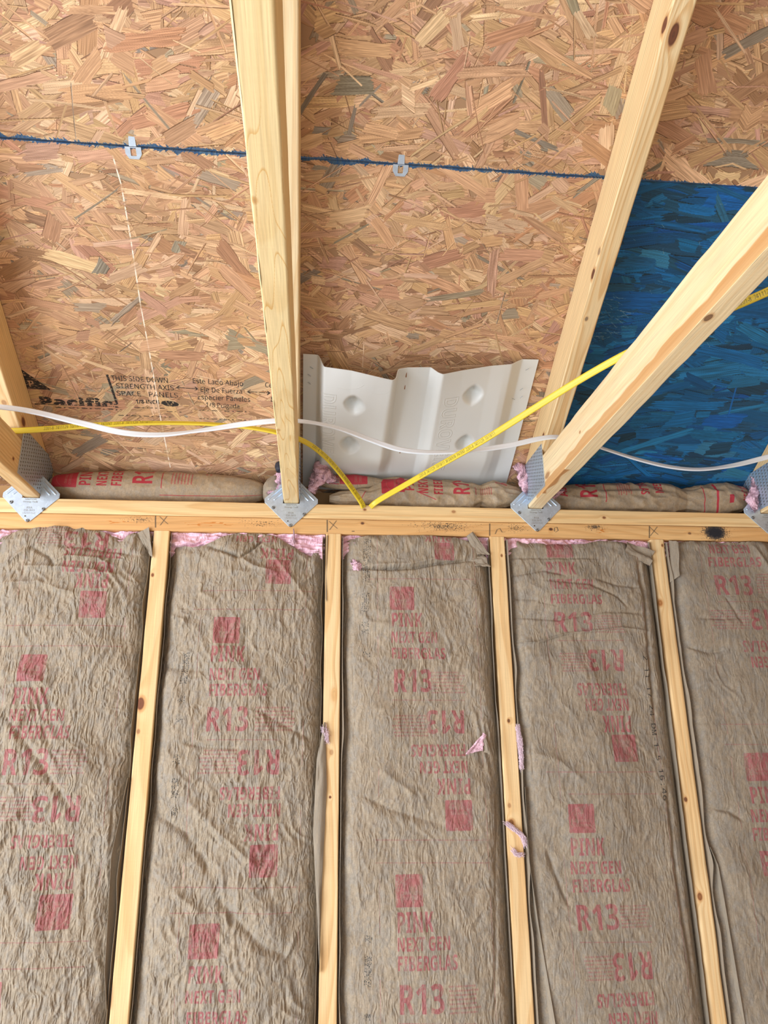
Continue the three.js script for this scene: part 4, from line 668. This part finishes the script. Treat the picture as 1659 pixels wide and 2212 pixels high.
roll('stuffed_insulation', 'crumpled printed kraft insulation over the plate below the white vent chute', 0.035, 0.535, [[[0.03, 0.062], [0.13, 0.07], [0.2, 0.082], [0.4, 0.078], [0.45, 0.083], [0.54, 0.082]], [[0.03, -0.036]], [[0.03, 0.018], [0.06, 0.024], [0.115, 0.027], [0.135, 0.024], [0.17, 0.041], [0.4, 0.038], [0.424, 0.028], [0.46, 0.042], [0.54, 0.03]], [[0.03, 0.026], [0.13, 0.026], [0.17, 0.034], [0.4, 0.034], [0.425, 0.026], [0.46, 0.036], [0.54, 0.032]]], 622, 1.0, (g, u, v, ku, kv) => {
  logo(g, u(xAt(848, 1040)), v(0.025), 0.07 * kv, 0.058 * ku, rot); fitText(g, 'PINK', u(xAt(882, 1030)), v(0.034), 0.08 * kv, 0.024 * ku, rot); fitText(g, 'NEXT GEN', u(xAt(912, 1030)), v(0.05), 0.125 * kv, 0.025 * ku, rot); fitText(g, 'FIBERGLAS', u(xAt(944, 1030)), v(0.055), 0.14 * kv, 0.023 * ku, rot); fitText(g, 'R13', u(xAt(994, 1040)), v(0.03), 0.085 * kv, 0.042 * ku, rot);
  g.fillRect(u(xAt(1024, 1040)), v(0.03), 3, 0.04 * kv); fine(g, u(xAt(1048, 1050)), v(0.01), 0.045 * kv, 0.032 * ku, rot, 6, 7); fitText(g, 'X', u(xAt(1080, 1020)), v(0.05), 0.03 * kv, 0.03 * ku, rot);
  g.save(); g.translate(u(0.12), v(0.0)); g.rotate(1.9); g.fillRect(-40, -2, 110, 4); g.restore(); g.save(); g.translate(u(0.28), v(-0.02)); g.rotate(0.35); g.fillRect(-60, -2, 110, 4); g.restore();
}, 0.75);
roll('stuffed_insulation', 'red printed kraft flap tucked behind the yellow cable', 0.01, 0.175, [[[0.0, 0.108], [0.175, 0.107]], [[0.0, -0.03], [0.175, -0.026]], [[0.0, 0.018], [0.1, 0.02], [0.175, 0.012]], [[0.0, 0.016], [0.175, 0.014]]], 633, 0.95, (g, u, v, ku, kv) => { logo(g, u(0.095), v(0.01), 0.085 * kv, 0.07 * ku, rot); fitText(g, 'PINK', u(0.045), v(0.005), 0.09 * kv, 0.026 * ku, rot); }, 0.5);
roll('stuffed_insulation', 'crumpled printed kraft insulation over the plate below the blue panel', 0.585, 1.155, [[[0.58, 0.08], [0.95, 0.086], [1.0, 0.082], [1.1, 0.092], [1.16, 0.092]], [[0.58, -0.055], [1.0, -0.05], [1.16, -0.042]], [[0.58, 0.034], [0.66, 0.042], [0.94, 0.044], [0.975, 0.034], [1.06, 0.05], [1.16, 0.046]], [[0.58, 0.034], [0.66, 0.042], [0.94, 0.042], [0.975, 0.03], [1.06, 0.046], [1.16, 0.04]]], 644, 0.95, (g, u, v, ku, kv) => {
  fitText(g, 'AS', u(xAt(1218, 1070)), v(0.02), 0.05 * kv, 0.022 * ku, rot); fitText(g, 'R13', u(xAt(1272, 1070)), v(0.038), 0.10 * kv, 0.046 * ku, rot); g.fillRect(u(xAt(1307, 1070)), v(0.05), 4, 0.075 * kv); fine(g, u(xAt(1348, 1060)), v(0.03), 0.06 * kv, 0.04 * ku, -rot, 6, 5);
  fitText(g, 'FIBERGLAS', u(xAt(1390, 1055)), v(0.062), 0.12 * kv, 0.022 * ku, -rot); fitText(g, 'NEXT GEN', u(xAt(1422, 1055)), v(0.062), 0.11 * kv, 0.022 * ku, -rot); g.fillRect(u(xAt(1520, 1070)), v(0.05), 4, 0.12 * kv); g.fillRect(u(xAt(1545, 1070)), v(0.06), 10, 0.12 * kv);
  fitText(g, 'NEXT GEN', u(xAt(1612, 1060)), v(0.03), 0.11 * kv, 0.024 * ku, rot); g.fillRect(u(xAt(1574, 1080)), v(0.0), 22, 0.03 * kv);
}, 0.8);
single('stuffed_insulation', gridGeo(60, 40, (u, w) => { const x = lerp(-0.13, -0.08, u), th = w * 6.2832, r = 0.034 * (0.8 + 0.4 * n3(x * 60, Math.cos(th) * 2, Math.sin(th) * 2, 4)) * Math.pow(Math.sin(Math.PI * clamp(u, 0.02, 0.98)), 0.3); return [x, PY + 0.078 + Math.sin(th) * r * 1.1, -0.03 + Math.cos(th) * r]; }), paperPlain, 'small crumpled kraft wad at the left of the middle truss', 'insulation', 'insulation over the plate');

// ---------------------------------------------------------------- white vent chute
{
  const topP = [[-0.0335, 0.010], [0.0, 0.012], [0.006, 0.03], [0.0125, 0.06], [0.0728, 0.073], [0.1416, 0.100], [0.160, 0.106], [0.1665, 0.1], [0.174, 0.062], [0.1955, 0.054], [0.2485, 0.05], [0.262, 0.07], [0.2724, 0.077], [0.3193, 0.058], [0.3859, 0.036], [0.435, 0.026], [0.448, 0.015], [0.463, 0.004], [0.5014, 0.003]];
  const lowP = [[-0.0335, 0.006], [0.0, 0.007], [0.006, 0.02], [0.0125, 0.046], [0.0728, 0.05], [0.155, 0.05], [0.17, 0.036], [0.182, 0.026], [0.2485, 0.024], [0.262, 0.04], [0.2724, 0.048], [0.42, 0.046], [0.437, 0.036], [0.463, 0.008], [0.5014, 0.006]];
  const Z1 = 0.268, Z0 = -0.085, sTop = slope(Z1), sBot = slope(Z0);
  const dm = [[765, 865], [755, 957], [1022, 855], [1005, 960]].map(([x, y]) => { const p = onRoof(x, y, 0.05); return [p.x, (p.z + (p.y - PY - H0) * SL) / KS]; });
  const soft = (P, x) => (pw(P, x - 0.0022) + pw(P, x) * 2 + pw(P, x + 0.0022)) / 4;
  const f = (u, v) => {
    const x = lerp(-0.0335, 0.5014, u), q = v + 0.02 * (u - 0.5), s = lerp(sTop, sBot, v) + (u - 0.5) * 0.006 * (1 - v), m = Math.pow(1 - v, 1.5);
    let off = lerp(soft(lowP, x), soft(topP, x), m) + 0.0012 * (n2(x * 12, v * 5, 3) - 0.5);
    for (const [dx, ds] of dm) { const a = Math.abs(x - dx), b2 = Math.abs(s - ds), r = Math.pow(Math.pow(a / 0.026, 1.6) + Math.pow(b2 / 0.03, 1.6), 1 / 1.6); if (r < 1.25) off -= 0.025 * (1 - step(r, 0.15, 1.05)); }
    off *= lerp(1, 0.22, step(v, 0.62, 0.92));
    // along the slope s, off below the boards
    return [x, PY + H0 + s * SL / KS - off / KS, s / KS + off * SL / KS];
  };
  const W = 1024, H = 1024, hb = ink(W, H, (g) => {
    g.fillStyle = '#808080'; g.fillRect(0, 0, W, H); g.strokeStyle = '#fff'; g.lineWidth = 3;
    for (const [cx, a] of [[0.105, 1], [0.625, 1]]) { g.save(); g.translate(cx * W, H * 0.47); g.rotate(Math.PI / 2); g.font = 'bold 96px sans-serif'; const m = g.measureText('DUROVENT').width; g.scale(620 / m, 0.92); g.textAlign = 'center'; g.strokeText('DUROVENT', 0, 30); g.restore(); g.fillStyle = '#a0a0a0'; g.fillRect(cx * W - 44, H * 0.16, 2, H * 0.6); }
    g.fillStyle = '#8e8e8e'; g.fillRect(0.42 * W, 0, 2, H); g.fillRect(0.475 * W, 0, 2, H);
    g.strokeStyle = '#b0b0b0'; g.lineWidth = 2; g.beginPath(); g.arc(0.17 * W, 0.04 * H, 90, 0.4, 1.9); g.stroke(); g.beginPath(); g.arc(0.3 * W, 0.06 * H, 60, 0.4, 1.8); g.stroke();
  });
  const bd = new Uint8Array(W * H * 4); for (let i = 0; i < W * H; i++) { bd[i * 4] = bd[i * 4 + 1] = bd[i * 4 + 2] = hb[i]; bd[i * 4 + 3] = 255; }
  const chuteMat = new THREE.MeshPhysicalMaterial({ color: 0xd5d6d2, roughness: 0.4, bumpMap: dataTex(bd, W, H, false), bumpScale: 0.0012, side: THREE.DoubleSide });
  const g = thing('vent_chute', 'white moulded plastic vent chute stapled between two trusses', 'vent chute', [0.235, PY + 0.12, -0.08]);
  part(g, 'moulded_sheet', sheetGeo(260, 150, f, 0.0012, (u, v) => [u, 1 - v]), chuteMat);
  const staple = (px, py, ang, u, v) => { const p = onRoof(px, py, 0.012), q = new RoundedBoxGeometry(0.009, 0.0012, 0.0012, 1, 0.0005); q.rotateY(ang); q.rotateX(-Math.atan(SL)); q.translate(p.x, p.y - 0.0012, p.z + 0.0006); part(g, 'staple', q, steel); };
  for (const [x, y, a] of [[673, 794, 0.6], [668, 810, 0.6], [668, 827, 0.7], [1139, 797, -0.7], [1126, 840, -0.8], [1126, 857, -0.9], [1109, 861, 0.4]]) staple(x, y, a);
  const slit_inlay = new THREE.MeshStandardMaterial({ color: 0x8a5a34, roughness: 0.9 });
  // dark wood-coloured inlays added on the ridge to stand for torn slits
  for (const [x, y, l] of [[878, 803, 0.016], [875, 832, 0.013], [866, 980, 0.014]]) {
    const uX = (() => { let a = 0, b = 1; for (let k = 0; k < 30; k++) { const m = (a + b) / 2; (f(m, 0.3)[0] < onRoof(x, y, 0.05).x) ? a = m : b = m; } return a; })();
    const tgt = onRoof(x, y, pw(topP, onRoof(x, y, 0.05).x) * 0.8), vv = clamp((sTop - (tgt.z + (tgt.y - PY - H0) * SL) / KS) / (sTop - sBot), 0.02, 0.98), p = f(uX, vv);
    const q = new RoundedBoxGeometry(0.0022, 0.0016, l, 2, 0.0007); q.rotateX(-Math.atan(SL)); q.translate(p[0], p[1] - 0.0008, p[2] + 0.0004); part(g, 'slit_inlay', q, slit_inlay);
  }
}

// ---------------------------------------------------------------- cables
function cable(pts, hw, hh, roll_, uvLen, groove = 0) {
  const c = new THREE.CatmullRomCurve3(pts.map((p) => new THREE.Vector3(...p)), false, 'centripetal'), N = 260, M = 24, len = c.getLength();
  const toCam = new THREE.Vector3(0, -0.35, 0.94).normalize();
  return gridGeo(M, N, (u, w) => {
    const p = c.getPointAt(w), t = c.getTangentAt(w), side = new THREE.Vector3().crossVectors(t, toCam).normalize(), nor = new THREE.Vector3().crossVectors(side, t).normalize();
    const a = pw(roll_, w) * Math.PI / 180, s2 = side.clone().multiplyScalar(Math.cos(a)).addScaledVector(nor, Math.sin(a)), n_ = nor.clone().multiplyScalar(Math.cos(a)).addScaledVector(side, -Math.sin(a));
    const th = u * Math.PI * 2, cx = Math.sign(Math.cos(th)) * Math.pow(Math.abs(Math.cos(th)), 0.7), cy = Math.sign(Math.sin(th)) * Math.pow(Math.abs(Math.sin(th)), 0.7) * (1 - groove * Math.exp(-Math.pow(cx / 0.25, 2)));
    return p.addScaledVector(s2, cx * hw).addScaledVector(n_, cy * hh).toArray();
  }, (u, w) => [w * len / uvLen, u]);
}
{
  const wz = (x) => pw([[0, 0.292], [620, 0.265], [1195, 0.224], [1659, 0.154]], x);
  const wp = [[-140, 872], [0, 879], [70, 889], [180, 915], [270, 935], [350, 939], [440, 929], [520, 917], [600, 909], [660, 911], [730, 925], [800, 950], [860, 970], [920, 977], [1000, 975], [1090, 964], [1195, 944], [1250, 952], [1300, 968], [1380, 993], [1450, 1009], [1510, 1014], [1580, 1006], [1659, 987], [1760, 960]];
  const white = new THREE.MeshStandardMaterial({ color: 0xe4eaf0, roughness: 0.38 });
  single('white_cable', cable(wp.map(([x, y]) => P3(x, y, wz(x))), 0.0062, 0.0024, [[0, 40], [0.1, 30], [0.17, 5], [0.25, 62], [0.31, 10], [0.38, 58], [0.46, 20], [0.53, 55], [0.6, 15], [0.7, 60], [0.78, 50], [0.86, 62], [0.92, 15], [1, 30]], 0.4, 0.22), white, 'white flat electrical cable sagging across the trusses', 'cable');
  const W = 2048, H = 128, rr = rng(3);
  const cv = document.createElement('canvas'); cv.width = W; cv.height = H; const g = cv.getContext('2d'); g.fillStyle = '#dac134'; g.fillRect(0, 0, W, H); g.fillStyle = '#4a4416';
  for (const y of [46, 110]) { g.save(); g.translate(W / 2, y); g.font = '24px sans-serif'; g.textAlign = 'center'; g.scale(1, 1); g.fillText('2201-8  7411129  10/18/11  M DR/E/N  PATENT  2201-8  7411129  10/18/11', 0, -6); g.restore(); }
  const tex = new THREE.CanvasTexture(cv); tex.colorSpace = THREE.SRGBColorSpace; tex.wrapS = tex.wrapT = THREE.RepeatWrapping;
  const yellow = new THREE.MeshStandardMaterial({ map: tex, roughness: 0.4 });
  const yp = [[-90, 934, 0.16], [30, 931, 0.166], [110, 926, 0.167], [200, 919, 0.17], [320, 914, 0.175], [450, 916, 0.182], [540, 924, 0.188], [610, 937, 0.19], [660, 955, 0.175], [700, 984, 0.14], [735, 1022, 0.09], [762, 1058, 0.045], [776, 1078, 0.02], [783, 1090, 0.0092], [785, 1096, 0.004]];
  single('yellow_cable', cable(yp.map((p) => P3(...p)), 0.0068, 0.003, [[0, 10], [0.25, 20], [0.45, 60], [0.62, 62], [0.75, 35], [1, 20]], 0.6, 0.3), yellow, 'yellow cable dropping over the middle truss into the top plate', 'cable', 'yellow cables');
  const q0 = P3(800, 1096, 0.006), q1 = P3(808, 1088, 0.0105), q2 = [0.543, PY + 0.134, 0.588], q3 = [0.686, PY + 0.136, 0.785], mid = [0, 1, 2].map((k) => lerp(q1[k], q2[k], 0.5));
  mid[1] -= 0.004;
  single('yellow_cable', cable([q0, q1, [0, 1, 2].map((k) => lerp(q1[k], q2[k], 0.2)), mid, q2, q3, [1.0, PY + 0.15, 1.2], [1.18, PY + 0.135, 1.4]], 0.0068, 0.003, [[0, 25], [0.3, 18], [0.6, 12], [1, 20]], 0.6, 0.3), yellow, 'yellow cable pulled tight from the top plate up over the crossing truss', 'cable', 'yellow cables');
}
// dark plug of foam beside the middle truss
single('foam_plug', (() => { const g = new THREE.IcosahedronGeometry(0.012, 3); const p = g.attributes.position; for (let i = 0; i < p.count; i++) { const k = 0.8 + 0.4 * n3(p.getX(i) * 150, p.getY(i) * 150, p.getZ(i) * 150, 2); p.setXYZ(i, p.getX(i) * k, p.getY(i) * k * 1.2, p.getZ(i) * k); } g.translate(...P3(604, 1009, -0.015)); g.computeVertexNormals(); return g; })(), new THREE.MeshStandardMaterial({ color: 0x2c2a32, roughness: 0.6 }), 'dark scrap of tape tucked left of the middle truss', 'tape scrap');

// ---------------------------------------------------------------- shell of the room, mostly behind the camera
{
  const concrete = new THREE.MeshStandardMaterial({ color: 0xb9b6b0, roughness: 0.85 }), sheath = new THREE.MeshStandardMaterial({ color: 0xb08a5c, roughness: 0.85 }), ground = new THREE.MeshStandardMaterial({ color: 0x8a8478, roughness: 1 });
  const XL = -2.45, XR = 3.3, ZR = 5.0, zr = 2.5, ridge = PY + H0 + SL * zr + 0.011;
  struct('floor', box(XL - 0.1, XR + 0.1, -0.15, 0, -0.12, ZR), concrete);
  struct('wall_front', box(XL, XR, 0, PY + 0.03, -0.103, -0.091), sheath);
  struct('added_eave_block', box(XL, XR, PY + 0.03, PY + H0 + SL * -0.1 - 0.004, -0.112, -0.1), sheath);  // unseen strip added to stop light leaking in at the eave
  // left wall with a wide opening
  const hole = (w, z0, z1, y0, y1, zz0, zz1, yy1) => mergeGeometries([box(w, w + 0.1, 0, y0, zz0, zz1), box(w, w + 0.1, y1, yy1, zz0, zz1), box(w, w + 0.1, y0, y1, zz0, z0), box(w, w + 0.1, y0, y1, z1, zz1)]);
  struct('wall_left', hole(XL - 0.1, 0.7, 3.6, 0.02, 2.88, -0.1, ZR, ridge), sheath);
  struct('wall_right', box(XR, XR + 0.1, 0, ridge, -0.1, ZR), sheath);
  struct('wall_rear', mergeGeometries([box(XL, -1.3, 0, PY + 0.15, ZR, ZR + 0.1), box(1.7, XR, 0, PY + 0.15, ZR, ZR + 0.1), box(-1.3, 1.7, 2.15, PY + 0.15, ZR, ZR + 0.1), box(-1.3, 1.7, 0, 0.15, ZR, ZR + 0.1)]), sheath);
  const far = (x0, x1, z0, z1) => roofBox(x0, x1, z0, z1, 0, 1, 0, 1);
  struct('ceiling', mergeGeometries([far(XL, XJ - 2.44, -0.35, ZS), far(XJ + 2.44, XR, -0.35, ZS), far(XL, -0.722, ZS + 0.001, zr), far(1.72, XR, ZS + 0.001, zr), far(-0.722, 1.72, ZS + 1.22 / KS, zr)]), sheath);
  const back = new THREE.BoxGeometry(XR - XL, 0.012, (ZR + 0.2 - zr) * KS); back.rotateX(Math.atan(SL)); back.translate((XL + XR) / 2, ridge - SL * (ZR + 0.2 - zr) / 2, (zr + ZR + 0.2) / 2);
  struct('ceiling_rear', back, sheath);
  struct('ground', box(-30, 30, -0.3, -0.16, -30, 30), ground);
}
scene.traverse((o) => { if (o.isMesh) o.castShadow = o.receiveShadow = true; });
renderer.render(scene, camera);
